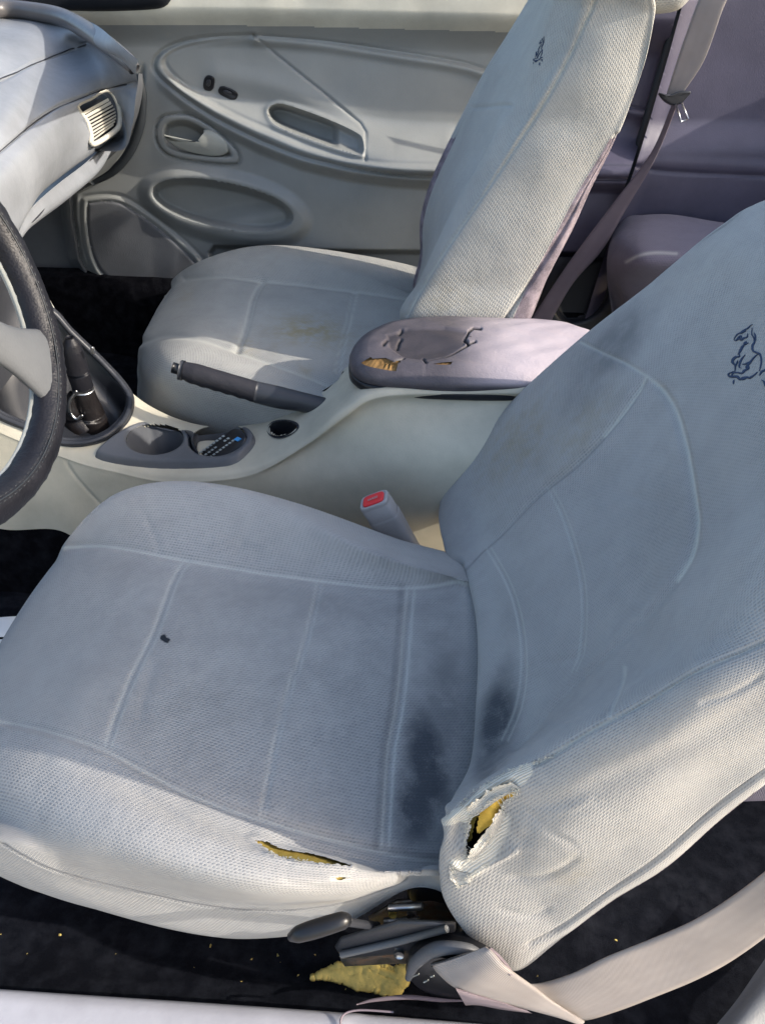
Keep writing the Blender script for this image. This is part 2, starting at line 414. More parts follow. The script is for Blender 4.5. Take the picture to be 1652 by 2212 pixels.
grl = smooth_poly([(190, 444), (200, 438), (248, 436), (294, 458), (365, 512), (412, 556), (440, 594), (425, 612), (330, 612), (262, 608), (226, 594), (203, 556), (191, 500)], 100)
for pl_ in (pull, bowl, pocket, grl): Ud, Vd = snap(Ud, Vd, sdf(Ud, Vd, pl_), STEP)
Ud, Vd = snap(Ud, Vd, Ud-seam(Vd)+2, STEP)
h = np.zeros_like(Ud)
ledge = vsm([(0, 60), (200, 50), (330, 50), (600, 52), (900, 60), (1200, 68), (1500, 76)])
h += .060*(1-sst(Vd-ledge(Ud), -38, 55))
belt_low = vsm([(330, 140), (345, 168), (400, 212), (470, 257), (560, 302), (650, 337), (750, 361), (850, 375), (950, 381), (1480, 388)])
belt_top = vsm([(335, 128), (350, 110), (400, 89), (470, 79), (550, 75), (700, 87), (850, 107), (1000, 133), (1065, 157), (1480, 240)])
bl, bt = belt_low(Ud), belt_top(Ud)
amp = .018+.050*sst(Ud, 340, 800)
inside_ins = (Vd < bl) & (Vd > bt) & (Ud > 338)
d = bl-Vd
h += np.where(d >= 0, amp*(1-sst(d, 8, 30+90*sst(Ud, 350, 700))), amp*(.35+.65*(1-sst(-d, 6, 34))))*sst(Ud, 325, 380)*(Vd > bt-30)
h += np.where(Ud <= 380, .0, 0)
bead_pts = [(548, 75), (470, 79), (400, 89), (352, 110), (333, 138), (347, 168), (400, 212), (470, 257), (560, 302), (650, 337), (750, 361), (850, 375), (950, 381), (1480, 388)]
bead_in = [(548, 80), (470, 88), (410, 99), (368, 116), (358, 138), (385, 172), (440, 210), (520, 252), (600, 286), (690, 322), (788, 347), (950, 356), (1480, 362)]
mid_bead = [((a[0]+b[0])/2, (a[1]+b[1])/2) for a, b in zip(bead_pts, bead_in)]
sp1, sp2, spm = spline(bead_pts, 120), spline(bead_in, 120), spline(mid_bead, 120)
g = lambda dist, w_: np.exp(-(dist/w_)**2)
h -= .008*g(seg_dist(Ud, Vd, sp1), 5); h -= .004*g(seg_dist(Ud, Vd, sp2), 5); h += .006*g(seg_dist(Ud, Vd, spm), 10)
split = [(548, 75), (600, 121), (700, 201), (778, 266), (790, 286), (789, 346)]
h -= .004*g(seg_dist(Ud, Vd, split), 3)
upper = spline([(550, 76), (700, 89), (850, 111), (1000, 136), (1120, 172), (1480, 260)], 60)
dd = seg_dist(Ud, Vd, upper); h -= .004*g(dd, 4); h += .009*g(seg_dist(Ud, Vd-12, upper), 10)
# inside-facing scoop above the armrest
h += .02*np.where(inside_ins, sst(Vd, 205, 260)*(1-sst(bl-Vd, 20, 90)), 0)*sst(Ud, 700, 860)
ledge2 = spline([(470, 160), (600, 190), (720, 240), (800, 290), (960, 300)], 50)
h += .006*g(seg_dist(Ud, Vd, ledge2), 26)
sp_ = sdf(Ud, Vd, pull); h -= .060*sst(sp_, -1, 15)*(1-.6*sst(Ud, 715, 735)); h += .004*g(sp_, 6)
# the inner handle bowl
bowl = smooth_poly([(337, 283), (346, 258), (370, 248), (410, 249), (455, 272), (492, 302), (515, 330), (516, 350), (498, 355), (430, 349), (372, 338), (344, 316)])
bowl2 = smooth_poly([(352, 288), (358, 268), (376, 259), (408, 260), (446, 280), (478, 304), (498, 327), (496, 341), (430, 337), (380, 327), (357, 312)])
s1, s2 = sdf(Ud, Vd, bowl), sdf(Ud, Vd, bowl2)
h += .007*sst(s1, -2, 4); h -= .008*g(s1+1, 2.5); h -= .036*sst(s2, -1, 16)
# map pocket
def ell(cx, cy, a, b, rot, n=80, p=2.0):
    t = np.arange(n)/n*2*np.pi; r = math.radians(rot); c, s = np.cos(t), np.sin(t)
    x = a*np.sign(c)*np.abs(c)**(2/p); y = b*np.sign(s)*np.abs(s)**(2/p)
    return np.stack([cx+x*math.cos(r)-y*math.sin(r), cy+x*math.sin(r)+y*math.cos(r)], -1)
pocket = ell(481, 443, 156, 50, 11, p=2.15); prim = ell(486, 447, 190, 80, 12, p=2.1)
s3, s4 = sdf(Ud, Vd, pocket), sdf(Ud, Vd, prim)
h += .016*sst(s4, -6, 22); h -= .055*sst(s3, -1, 18)*(1-.5*sst(Vd-443+.19*(481-Ud)*-1, 0, 50)); h += .002*g(s3+3, 8)
# lower bulge line running to the rear
low = spline([(600, 372), (700, 405), (800, 430), (950, 452), (1480, 480)], 60)
h += .012*g(seg_dist(Ud, Vd, low), 60)*sst(Ud, 520, 640)
# recessed lower strip
strip = [(450, 545), (462, 529), (520, 531), (700, 538), (1480, 548), (1480, 720), (760, 720), (560, 690), (470, 600)]
h -= .03*sst(sdf(Ud, Vd, strip), -2, 10)
# speaker
spk = smooth_poly([(178, 440), (190, 428), (250, 425), (300, 448), (370, 500), (420, 545), (452, 590), (440, 622), (330, 624), (260, 620), (218, 604), (192, 560), (180, 500)], 100)
grl = smooth_poly([(190, 444), (200, 438), (248, 436), (294, 458), (365, 512), (412, 556), (440, 594), (425, 612), (330, 612), (262, 608), (226, 594), (203, 556), (191, 500)], 100)
s5, s6 = sdf(Ud, Vd, spk), sdf(Ud, Vd, grl)
h += .006*sst(s5, -5, 5); h -= .003*g(s5+4, 4); h -= .003*g(s6, 3)
h += .004*np.where(s6 > 0, np.exp(-(((Ud-285)/72)**4+((Vd-520)/78)**4)), 0)
# the door's front edge and lower edge, kick panel beyond it
edge = vsm([(-16, 318), (120, 312), (180, 305), (260, 300), (320, 284), (372, 245), (400, 196), (420, 158), (470, 160), (560, 176), (600, 200), (625, 236), (640, 330), (690, 470)])
de = Ud-edge(Vd)
kick = (de < 0)
h -= .014*g(de, 5)*sst(Vd, 130, 175)
h -= .05*sst(-de, 4, 30)*(Vd > 395)
lower = vsm([(0, 640), (80, 646), (130, 668), (230, 664), (360, 652), (480, 660), (1480, 720)])
h += .030*sst(Vd-lower(Ud), -45, -10)*(Ud < 600); h -= .30*sst(Vd-lower(Ud), 0, 8)
h += .0009*noise2(Ud.shape, 9, 11)
Vdoor = at_y(Ud, Vd, 1.475-h)
qc = lambda A: A[:-1, :-1]
cen = lambda A: (A[:-1, :-1]+A[1:, :-1]+A[:-1, 1:]+A[1:, 1:])/4
Uz, Vz = cen(Ud), cen(Vd)
ins_ = (Vz < belt_low(Uz)) & (Vz > belt_top(Uz)) & (Uz > 338)
isdoor = (Uz < seam(Vz)-2)
lab = np.full(Uz.shape, 0)
lab[(Vz < ledge(Uz)+4)] = 1
lab[ins_ & ((Uz < 548) | (Vz > np.interp(Uz, [548, 600, 700, 778, 790], [75, 121, 201, 266, 286]))) & (Uz < 789)] = 2
lab[ins_ & (lab != 2)] = 3
lab[sdf(Uz, Vz, bowl) > 0] = 4; lab[sdf(Uz, Vz, pocket) > 0] = 5; lab[sdf(Uz, Vz, grl) > 0] = 6; lab[sdf(Uz, Vz, pull) > 0] = 7
lab[(Uz < edge(Vz)) & (Vz > 395)] = 8; lab[((lab < 2) | (lab == 3)) & (Uz > 1180)] = 9  # rear end of the door: same plastic, its shade painted as darker purple
names = {0: ('door_panel', 'trim'), 1: ('window_ledge', 'ledge'), 2: ('armrest_panel', 'trim'), 3: ('upper_insert', 'trim'), 4: ('handle_bowl', 'trim'), 5: ('map_pocket', 'trim'), 6: ('speaker_grille', 'mesh'), 7: ('pull_pocket', 'trim'), 9: ('shaded_door_panel', 'rear')}
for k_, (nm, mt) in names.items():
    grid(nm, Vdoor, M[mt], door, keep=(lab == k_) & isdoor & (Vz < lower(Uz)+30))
o = grid('kick_panel', Vdoor, M['dashlow'], keep=(lab == 8)); tag(o, 'dark grey kick panel between the dashboard end and the passenger door speaker', 'kick panel')
def on_door(u, v, out=0.0):
    p = near(Vdoor, u, v, 6); return p+np.array([0, -1, .25])*out
# lever handle in the bowl
hp = smooth_poly([(354, 290), (372, 299), (405, 305), (428, 304), (437, 290), (441, 280), (462, 283), (482, 298), (492, 316), (488, 331), (462, 337), (420, 331), (385, 320), (362, 304)], 60)
P3 = at_y(hp[:, 0], hp[:, 1], 1.452)
solid('door_handle', P3, (0, -1, .3), .012, M['handle'], door, bev=.004, dome=.006)
for c in (ell(452, 180, 12, 17, 8, 40, 2.6), ell(493, 201, 22, 11, 24, 40, 2.8)):
    q = near(Vdoor, c[:, 0], c[:, 1], 4)+np.array([0, -.003, .001])
    s = solid('window_switch', q, (0, -1, .25), .012, M['darker'], door, bev=.002, dome=-.001)
    c2 = c.mean(0)+(c-c.mean(0))*.42; q2 = near(Vdoor, c2[:, 0], c2[:, 1], 4)+np.array([0, -.006, .002])
    solid('rocker', q2, (0, -1, .25), .006, M['dark'], s, bev=.001, dome=.001)
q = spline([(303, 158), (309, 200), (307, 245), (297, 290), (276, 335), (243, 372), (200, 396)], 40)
o = tube('door_gap_strip', at_y(q[:, 0], q[:, 1], 1.445), [.004, .008, .010, .010, .009, .005], M['rubber'], seg=10); tag(o, 'curved black strip added as shadow in the gap between the dashboard end and passenger door', 'door seal')  # black tube added to draw the dark shadow in this gap
# ---- rear quarter trim
quarter = thing('rear_side_trim', 'purple grey trim panel beside the rear seat, right of the dark pillar seam', 'trim panel', (.6, 1.46, .2))
Uq, Vq = sheet(1150, 1740, -40, 740, 4); Uq, Vq = snap(Uq, Vq, Uq-seam(Vq)-6, 4)
hq = .02+.030*sst(Vq, 255, 335)-.02*sst(Vq, 380, 560)+.004*g(Vq-350-(Uq-1400)*.05, 14)
rb = spline([(1365, 358), (1420, 368), (1500, 374), (1740, 384)], 30); hq -= .006*g(seg_dist(Uq, Vq, rb), 4)
hq += .022*(1-sst(Uq-seam(Vq), 4, 46)); hq += .001*noise2(Uq.shape, 7, 3)
Vqt = at_y(Uq, Vq, 1.475-hq)
grid('side_panel', Vqt, M['rear'], quarter, keep=(cen(Uq) > seam(cen(Vq))+6) & (cen(Vq) < 381+(cen(Uq)-1400)*.02))
grid('lower_side_panel', Vqt, M['rear'], quarter, keep=(cen(Uq) > seam(cen(Vq))+6) & (cen(Vq) >= 381+(cen(Uq)-1400)*.02))
sv = np.linspace(-30, 640, 40)
sealp = at_y(seam(sv)+3, sv, 1.452); o = tube('door_gap_strip', sealp, .012, M['rubber'], seg=10)
tag(o, 'dark rubber seal running down the gap between passenger door and rear trim', 'door seal')
Ug, Vg = sheet(1100, 1316, 556, 760, 5)
o = grid('sill_trim', at_y(Ug, Vg, 1.44-.03*sst(sdf(Ug, Vg, smooth_poly([(1215, 600), (1300, 560), (1330, 600), (1290, 670), (1225, 690), (1200, 650)])), 4, -10)), M['dark'])
tag(o, 'black sill trim at the foot of the far door pillar, behind the passenger seat', 'sill trim')
V = np.array([[(x, y, z) for x in np.linspace(-1.3, .95, 30)] for y, z in ((1.43, .03), (1.436, .12), (1.440, .20), (1.452, .245), (1.50, .25))])
o = grid('far_sill_carpet', V, M['carpet2']); struct(o)
V = np.array([[(x, y, z) for y in np.linspace(.0, 1.5, 20)] for x, z in ((-.85, .04), (-1.05, .12), (-1.2, .35), (-1.22, .75))])
o = grid('toe_board', V, M['carpet2']); struct(o)
# far door pull-line: seam between upper and lower door behind the seat back
# ---- glass and outside edge above the door
gl = bpy.data.materials.new('window_glass'); gl.use_nodes = True; gb = gl.node_tree.nodes['Principled BSDF']
gb.inputs['Base Color'].default_value = (.5, .6, .58, 1); gb.inputs['Transmission Weight'].default_value = .95; gb.inputs['Roughness'].default_value = .02; gb.inputs['IOR'].default_value = 1.1
tt = at_y(np.array([60, 330, 700, 1150, 1480]), np.array([18, 13, 8, 2, -6]), 1.425)
o = tube('window_seal', spline(tt, 40)+np.array([0, .012, .004]), .010, M['rubber'], seg=10); tag(o, 'black rubber weatherstrip along the top of the passenger door', 'weatherstrip')
o = mk('side_window', np.array([tt[0]+(0, .02, 0), tt[-1]+(0, .02, 0), tt[-1]+(0, -.12, .33), tt[0]+(.35, -.12, .33)]), [(0, 1, 2, 3)], gl, smooth=False)
tag(o, 'tinted side window glass rising out of the passenger door', 'window')
mp_ = spline(at_y(np.array([-60, 60, 150, 250, 330, 342]), np.array([-6, 2, 6, 6, 2, -8]), 1.40), 40)
o = tube('pillar_trim', mp_+np.array([0, .03, .012]), .030, M['darker'], seg=14); tag(o, 'black pillar trim and mirror base at the top left, beyond the dashboard', 'pillar trim')
# ================================================================== DASHBOARD
dash = thing('dashboard', 'grey beige passenger side dashboard with round side vent, left of the far door', 'dashboard', (-.6, 1.1, .5))
rows = []
rows.append([at_z(u, v, .795) for u, v in ((-220, 20), (-90, 14), (20, 8), (110, 14), (200, 50), (255, 92), (299, 130))])
rows.append([at_z(u, v, .775) for u, v in ((-260, 170), (-120, 120), (0, 84), (95, 64), (166, 74), (228, 106), (296, 144))])
rows.append([at_z(u, v, z) for u, v, z in ((-300, 330, .745), (-150, 240, .745), (0, 172, .745), (90, 130, .745), (172, 102, .75), (232, 120, .755), (296, 153, .757))])
rows.append([at_z(u, v, z) for u, v, z in ((-260, 430, .72), (-130, 335, .72), (0, 255, .722), (95, 190, .722), (182, 156, .726), (240, 152, .73), (297, 167, .732))])
rows.append([at_z(u, v, z) for u, v, z in ((-230, 520, .70), (-110, 410, .70), (0, 327, .70), (100, 246, .70), (190, 205, .70), (240, 186, .703), (298, 184, .71))])
rows.append([at_z(u, v, z) for u, v, z in ((-200, 600, .675), (-90, 480, .68), (0, 395, .68), (110, 290, .68), (190, 236, .68), (245, 212, .682), (292, 214, .69))])
rows.append([at_z(u, v, z) for u, v, z in ((-170, 700, .63), (-70, 570, .635), (10, 470, .64), (120, 350, .64), (196, 286, .645), (258, 250, .65), (286, 268, .655))])
rows.append([at_z(u, v, z) for u, v, z in ((-140, 800, .585), (-40, 640, .59), (42, 500, .60), (90, 418, .60), (188, 344, .60), (256, 294, .61), (268, 322, .615))])
rows.append([at_z(u, v, z)-np.array([.05, 0, 0]) for u, v, z in ((-140, 820, .58), (-40, 660, .58), (44, 506, .59), (92, 424, .59), (186, 350, .59), (250, 300, .60), (262, 330, .60))])
D = dense(rows, 150, 220); Nd = gnormals(D)
if (Nd[..., 0].mean() < 0): Nd = -Nd
pu, pv = proj(D)
def sculpt(V, N, strokes, pu, pv):
    for pts, wd, dp in strokes:
        dd = seg_dist(pu, pv, spline(pts, 60) if len(pts) > 2 else pts); V = V+N*(dp*np.exp(-(dd/wd)**2))[..., None]
    return V
D = sculpt(D, Nd, [([(-150, 240), (0, 172), (90, 131), (195, 90)], 2.6, -.004), ([(-110, 410), (0, 327), (100, 246), (190, 205), (292, 178)], 2.8, -.005),
                   ([(45, 500), (70, 455), (120, 405), (190, 352)], 3, -.003), ([(185, 262), (202, 290), (210, 318), (206, 345)], 3, -.003)], pu, pv)
D += Nd*(.0012*noise2(D.shape[:2], 6, 8))[..., None]
ventp = smooth_poly([(167, 229), (198, 210), (226, 194), (244, 202), (257, 230), (260, 260), (250, 282), (202, 312), (197, 290), (188, 262)], 60)
sv_ = sdf(pu, pv, ventp)
holeV = sv_ > 0
lab = np.zeros(pu.shape, int); 
airl = np.interp(pu, [-150, 0, 90, 195, 300], [240, 172, 131, 90, 60]); podl = np.interp(pu, [-110, 0, 100, 190, 292], [410, 327, 246, 205, 178])
lab[pv > airl] = 1; lab[pv > podl] = 2
for k_, nm in ((0, 'top_pad'), (1, 'airbag_cover'), (2, 'front_pod')):
    grid(nm, D, M['dash'], dash, keep=qc((lab == k_) & ~holeV))
for pts in ([(-150, 240), (0, 172), (90, 131), (150, 108), (200, 92)], [(-110, 410), (0, 327), (100, 246), (190, 207), (240, 190), (292, 180)]):
    q = spline(pts, 60); w3 = near(D, q[:, 0], q[:, 1], 6); tube('seam_gap', spline(w3[::5], 60), .0010, M['dark'], dash, seg=8)
# vent: bezel ring, back plate, slats
vb = near(D, ventp[:, 0], ventp[:, 1], 6); vc = vb.mean(0); vn = np.array([.72, -.42, .56]); vn /= np.linalg.norm(vn)
vb = at_plane(ventp[:, 0], ventp[:, 1], vc+vn*.003, vn)
o = tube('vent_bezel', vb, .0045, M['vent'], dash, seg=8, closed=True)
solid('vent_back', vb-vn*.016, vn, .004, M['darker'], o, bev=.001)
for i in range(9):
    f = i/8.0
    a = np.array([176+26*f**.7, 247+f*54]); b_ = np.array([236+16*math.sin(f*2.4), 214+f*54])
    A_, B_ = at_plane(np.array([a[0], b_[0]]), np.array([a[1], b_[1]]), vc+vn*.001, vn)
    dr = (B_-A_)/np.linalg.norm(B_-A_); up_ = np.cross(vn, dr); wv = .0021 if i > 1 else .004
    V8 = [A_-vn*.002-up_*wv*.5, B_-vn*.002-up_*wv*.5, B_+up_*wv*.5, A_+up_*wv*.5]
    V8 += [p-vn*.0016 for p in V8]
    mk('vent_slat', V8, [(0, 1, 2, 3), (7, 6, 5, 4), (0, 4, 5, 1), (1, 5, 6, 2), (2, 6, 7, 3), (3, 7, 4, 0)], M['vent'], o, smooth=False)
# dash end cap and lower panels
rows = [[at_z(u, v, z) for u, v, z in ((196, 346, .60), (258, 292, .61), (284, 240, .66), (297, 190, .70), (300, 158, .73))],
        [at_y(u, v, 1.41) for u, v in ((200, 366), (262, 318), (292, 262), (305, 205), (305, 160))],
        [at_y(u, v, 1.43)+np.array([-.05, 0, 0]) for u, v in ((150, 410), (225, 380), (275, 310), (296, 240), (300, 165))],
        [at_y(u, v, 1.44)+np.array([-.16, 0, 0]) for u, v in ((110, 420), (190, 400), (240, 330), (262, 250), (270, 170))]]
grid('end_cap', dense(rows, 40, 50), M['grey'], dash)
rows = [[at_z(u, v, .598)+np.array([-.004, 0, 0]) for u, v in ((-10, 590), (44, 505), (72, 452), (125, 402), (192, 350), (256, 290))],
        [at_z(u, v, z) for u, v, z in ((-6, 600, .58), (48, 512, .575), (84, 478, .57), (150, 428, .565), (218, 366, .57), (254, 292, .59))],
        [at_z(u, v, z)+np.array([-.05, 0, 0]) for u, v, z in ((-6, 620, .55), (50, 522, .54), (90, 490, .54), (150, 436, .54), (205, 376, .55), (240, 300, .57))],
        [at_z(u, v, z)+np.array([-.25, 0, 0]) for u, v, z in ((-6, 620, .52), (50, 522, .50), (90, 490, .50), (150, 436, .50), (205, 376, .50), (240, 300, .52))]]
grid('glovebox', dense(rows, 30, 60), M['dash'], dash)
lp = at_z(np.array([58, 80, 100, 94, 70]), np.array([480, 462, 440, 458, 482]), .583)
solid('glovebox_latch', spline(lp, 24, True), (.7, -.4, .3), .008, M['dark'], dash, bev=.001)
# windshield edge roll
wp = spline([at_z(u, v, z) for u, v, z in ((-120, 40, .80), (0, 20, .80), (80, 26, .797), (150, 44, .79), (225, 92, .775), (276, 132, .76), (291, 150, .75))], 60)
o = tube('dash_edge_roll', wp, [.014, .014, .015, .015, .013, .010], M['strip'], dash, seg=14)
# centre stack to the left of the passenger footwell
rows = [[at_y(u, v, y) for u, v, y in ((-60, 470, .90), (38, 496, .90), (52, 540, .89), (70, 590, .87), (112, 665, .85), (130, 692, .845))],
        [at_y(u, v, y) for u, v, y in ((-70, 500, .86), (20, 520, .86), (36, 560, .85), (58, 615, .84), (96, 690, .82), (118, 720, .82))],
        [at_y(u, v, y) for u, v, y in ((-90, 560, .78), (-10, 600, .76), (0, 650, .76), (10, 700, .76), (40, 740, .76), (60, 770, .76))],
        [at_y(u, v, y) for u, v, y in ((-140, 640, .66), (-80, 700, .65), (-70, 750, .65), (-60, 800, .65), (-50, 860, .65), (-40, 900, .65))]]
grid('centre_stack', dense(rows, 50, 60), M['dark'], dash)
rows = [[at_y(u, v, y) for u, v, y in ((44, 505, .905), (60, 560, .895), (90, 632, .87), (132, 694, .85))],
        [at_y(u, v, y)+np.array([-.3, .0, -.05]) for u, v, y in ((44, 505, .93), (60, 560, .92), (90, 632, .9), (132, 694, .88))]]
grid('stack_side', dense(rows, 8, 20), M['dashlow'], dash)
tube('stack_edge_trim', spline([at_y(u, v, .862) for u, v in ((84, 610), (112, 662), (140, 702), (170, 736))], 30), .003, M['handle'], dash, seg=8)
# ================================================================== CENTRE CONSOLE
con = thing('centre_console', 'beige centre console with cup holders and cracked black armrest, between the two front seats', 'console', (-.1, .72, .05))
nE = [(-120, 850), (0, 925), (150, 985), (240, 1008), (350, 1032), (470, 1030), (560, 1012), (660, 955), (740, 890), (820, 845), (1000, 838), (1200, 838), (1400, 838)]
nY = [.66, .655, .655, .655, .655, .655, .658, .665, .672, .684, .69, .69, .69]
fE = [(-10, 520), (62, 602), (134, 692), (212, 776), (312, 872), (424, 918), (546, 921), (640, 880), (722, 832), (764, 790), (960, 752), (1180, 752), (1400, 752)]
fY = [.88, .86, .85, .845, .825, .80, .79, .80, .82, .84, .86, .86, .86]
mE = [(-140, 930), (0, 1000), (150, 1050), (240, 1082), (350, 1105), (470, 1105), (570, 1085), (690, 1052), (790, 1030), (870, 1015), (1000, 1005), (1150, 1000), (1400, 1000)]
bE = [(-150, 1080), (0, 1141), (130, 1147), (220, 1200), (320, 1230), (430, 1250), (540, 1262), (650, 1272), (760, 1280), (870, 1288), (990, 1296), (1150, 1305), (1400, 1310)]
A = np.array([at_y(u, v, y) for (u, v), y in zip(nE, nY)]); B = np.array([at_y(u, v, y) for (u, v), y in zip(fE, fY)])
Mi = np.array([at_y(u, v, y) for (u, v), y in zip(mE, [.645]*6+[.646, .646, .642, .638, .636, .635, .635])]); Bo = np.array([at_y(u, v, .622) for u, v in bE])
up = np.array([0, 0, .004])
q1 = A+(Mi-A)*.30+np.array([0, -.000, .004]); q1[7:] += np.array([0, .014, -.004])
ctrl = [Bo, Mi+(Bo-Mi)*.5, Mi, q1, A+(Mi-A)*.06, A+(B-A)*.10+up, A+(B-A)*.5+up*1.5, A+(B-A)*.93+up, B+np.array([0, .004, -.012]), B+np.array([0, .012, -.12]), B+np.array([0, .012, -.34])]
CN = dense(ctrl, 150, 330); Nc = gnormals(CN)
if Nc[70, 100, 2] < 0: Nc = -Nc
pu, pv = proj(CN); top = np.zeros(pu.shape, bool); top[55:] = True
CN = sculpt(CN, Nc*(~top[..., None]), [([(140, 975), (150, 1010), (190, 1060), (232, 1105), (250, 1130)], 2.2, -.0025)], pu, pv)
cupP = smooth_poly([(202, 985), (237, 948), (300, 914), (345, 918), (424, 932), (500, 924), (535, 924), (552, 938), (556, 956), (545, 976), (512, 1004), (471, 1014), (391, 1017), (290, 1013), (225, 1002)], 120)
shP = smooth_poly([(-60, 720), (20, 640), (108, 660), (160, 712), (225, 775), (275, 830), (291, 868), (278, 912), (235, 950), (180, 966), (120, 962), (50, 930), (-30, 880)], 120)
cnP = smooth_poly([(581, 928), (590, 915), (615, 911), (636, 916), (640, 926), (625, 938), (604, 944), (588, 940)], 40)
ebP = smooth_poly([(583, 872), (640, 862), (700, 848), (745, 800), (700, 828), (640, 850), (596, 852)], 50)
cw1 = ell(337, 957, 62, 34, -3, 70); cw2 = ell(470, 957, 62, 37, -8, 70)
hole = top & ((sdf(pu, pv, cw1) > -4) | (sdf(pu, pv, cw2) > -4) | (sdf(pu, pv, cupP) > 12) | (sdf(pu, pv, shP) > 12) | (sdf(pu, pv, cnP) > 1) | (sdf(pu, pv, ebP) > 1))
CN += Nc*(.0010*noise2(CN.shape[:2], 5, 21))[..., None]
facing = top & (np.arange(CN.shape[0])[:, None] < 115)
grid('console_body', CN, M['console'], con, keep=qc(~hole))
def on_con(u, v, off=0.0):
    p = near(CN, u, v, 5, facing); return p+np.array([0, -.2, 1])*off
# patch of surface (with holes) lying on the console
def con_patch(name, poly, holes, off, mat, parent, step=2.0, rim=.006, rimw=10, follow=False):
    P_ = np.asarray(poly); u0, v0 = P_.min(0)-step; u1, v1 = P_.max(0)+step
    Uc, Vc = sheet(u0, u1, v0, v1, step)
    for pol, sgn in [(poly, 1)]+[(hh, -1) for hh in holes]:
        s = sdf(Uc, Vc, pol)*sgn; gyy, gxx = np.gradient(s, step); nn = np.hypot(gxx, gyy)+1e-6
        mv = np.abs(s) < step*.72
        Uc = np.where(mv, Uc-s*gxx/nn, Uc); Vc = np.where(mv, Vc-s*gyy/nn, Vc)
    s = sdf(Uc, Vc, poly); ok = s > -.3
    hh_ = np.full(Uc.shape, off)-rim*(1-sst(s, 0, rimw))
    for hp_ in holes:
        sh = -sdf(Uc, Vc, hp_); ok &= sh > -.3; hh_ -= .003*(1-sst(sh, 0, 4))
    # plane fitted through the console surface under the patch
    ring = near(CN, P_[:, 0], P_[:, 1], 5, facing); c = ring.mean(0); uu, ss, vv = np.linalg.svd(ring-c); n = vv[2]*np.sign(vv[2][2])
    if follow:
        lu = np.linspace(u0-6, u1+6, 14); lv = np.linspace(v0-6, v1+6, 14); LU, LV = np.meshgrid(lu, lv)
        W = near(CN, LU.ravel(), LV.ravel(), 6, facing); dep = ((W-CAM)@F).reshape(14, 14)
        for _ in range(1):
            dp_ = np.pad(dep, 1, mode='edge'); dep = (dp_[1:-1, 1:-1]*2+dp_[:-2, 1:-1]+dp_[2:, 1:-1]+dp_[1:-1, :-2]+dp_[1:-1, 2:])/6
        fx = np.clip((Uc-lu[0])/(lu[1]-lu[0]), 0, 12.999); fy = np.clip((Vc-lv[0])/(lv[1]-lv[0]), 0, 12.999); ix = fx.astype(int); iy = fy.astype(int); fx = fx-ix; fy = fy-iy
        dd_ = dep[iy, ix]*(1-fx)*(1-fy)+dep[iy, ix+1]*fx*(1-fy)+dep[iy+1, ix]*(1-fx)*fy+dep[iy+1, ix+1]*fx*fy
        base = CAM+ray(Uc, Vc)*dd_[..., None]+n*hh_[..., None]
    else: base = at_plane(Uc, Vc, c, n)+n*hh_[..., None]
    cell = ok[:-1, :-1] & ok[1:, :-1] & ok[:-1, 1:] & ok[1:, 1:]
    return grid(name, base, mat, parent, keep=cell), c, n
def loop_on(poly, c, n, off=0.0): P_ = np.asarray(poly); return at_plane(P_[:, 0], P_[:, 1], c, n)+n*off
def well(name, poly, c, n, off, depth, mat, parent, taper=.82, ang=(0, 0, -1)):
    L0 = near(np.array([v.co for v in parent.data.vertices])[None], *np.asarray(poly).T, 4) if parent.name.startswith(('cup_h', 'shifter_b')) else loop_on(poly, c, n, off); ce_ = L0.mean(0); dn = np.asarray(ang, float)
    for _ in range(4): L0 = (np.roll(L0, 1, 0)+L0*2+np.roll(L0, -1, 0))/4
    ce_ = L0.mean(0)
    rings = [L0, L0+dn*depth*.12+(ce_-L0)*.03, L0+dn*depth*.6+(ce_-L0)*(1-taper)*.6, L0+dn*depth*.93+(ce_-L0)*(1-taper), L0+dn*depth+(ce_-L0)*.35, (ce_+dn*depth)+(L0-ce_)*.01]
    return grid(name, np.stack(rings), mat, parent, cc=True)
cw1 = ell(337, 957, 62, 34, -3, 70); cw2 = ell(470, 957, 62, 37, -8, 70)
cup, cc_, cn_ = con_patch('cup_holder', cupP, [cw1, cw2], .011, M['grey'], con, rim=.016, rimw=12, follow=True)
well('cup_well', cw1, cc_, cn_, .012, .075, M['grey'], cup); well('cup_well', cw2, cc_, cn_, .010, .055, M['grey'], cup)
arm = spline(loop_on([(400, 935), (412, 946), (416, 965), (430, 985), (418, 960), (420, 940)], cc_, cn_, .006), 30, True)
solid('spring_arm', arm, cn_, .05, M['dark'], cup, bev=.001)
tanp = loop_on(smooth_poly([(424, 936), (470, 931), (488, 934), (455, 958), (430, 975)], 30), cc_, cn_, -.018)
solid('well_insert', tanp, cn_, .03, M['console'], cup, bev=.002)
# coin slot + handbrake slot
cs_, c2, n2 = con_patch('coin_slot', smooth_poly([(577, 928), (588, 912), (615, 907), (641, 913), (646, 926), (628, 941), (604, 948), (585, 943)], 40), [cnP], .003, M['dark'], con, step=1.6, rim=.002, rimw=5)
well('slot_well', cnP, c2, n2, .002, .03, M['darker'], cs_)
q = near(CN, ebP[:, 0], ebP[:, 1], 5, facing); e0 = q.mean(0)
grid('handbrake_well', np.stack([q+(q-e0)*.02, q-np.array([0, 0, .04]), q-np.array([0, 0, .10])]), M['darker'], con, cc=True)
solid('handbrake_well_floor', q-np.array([0, 0, .06]), (0, 0, 1), .004, M['darker'], con, bev=.001)
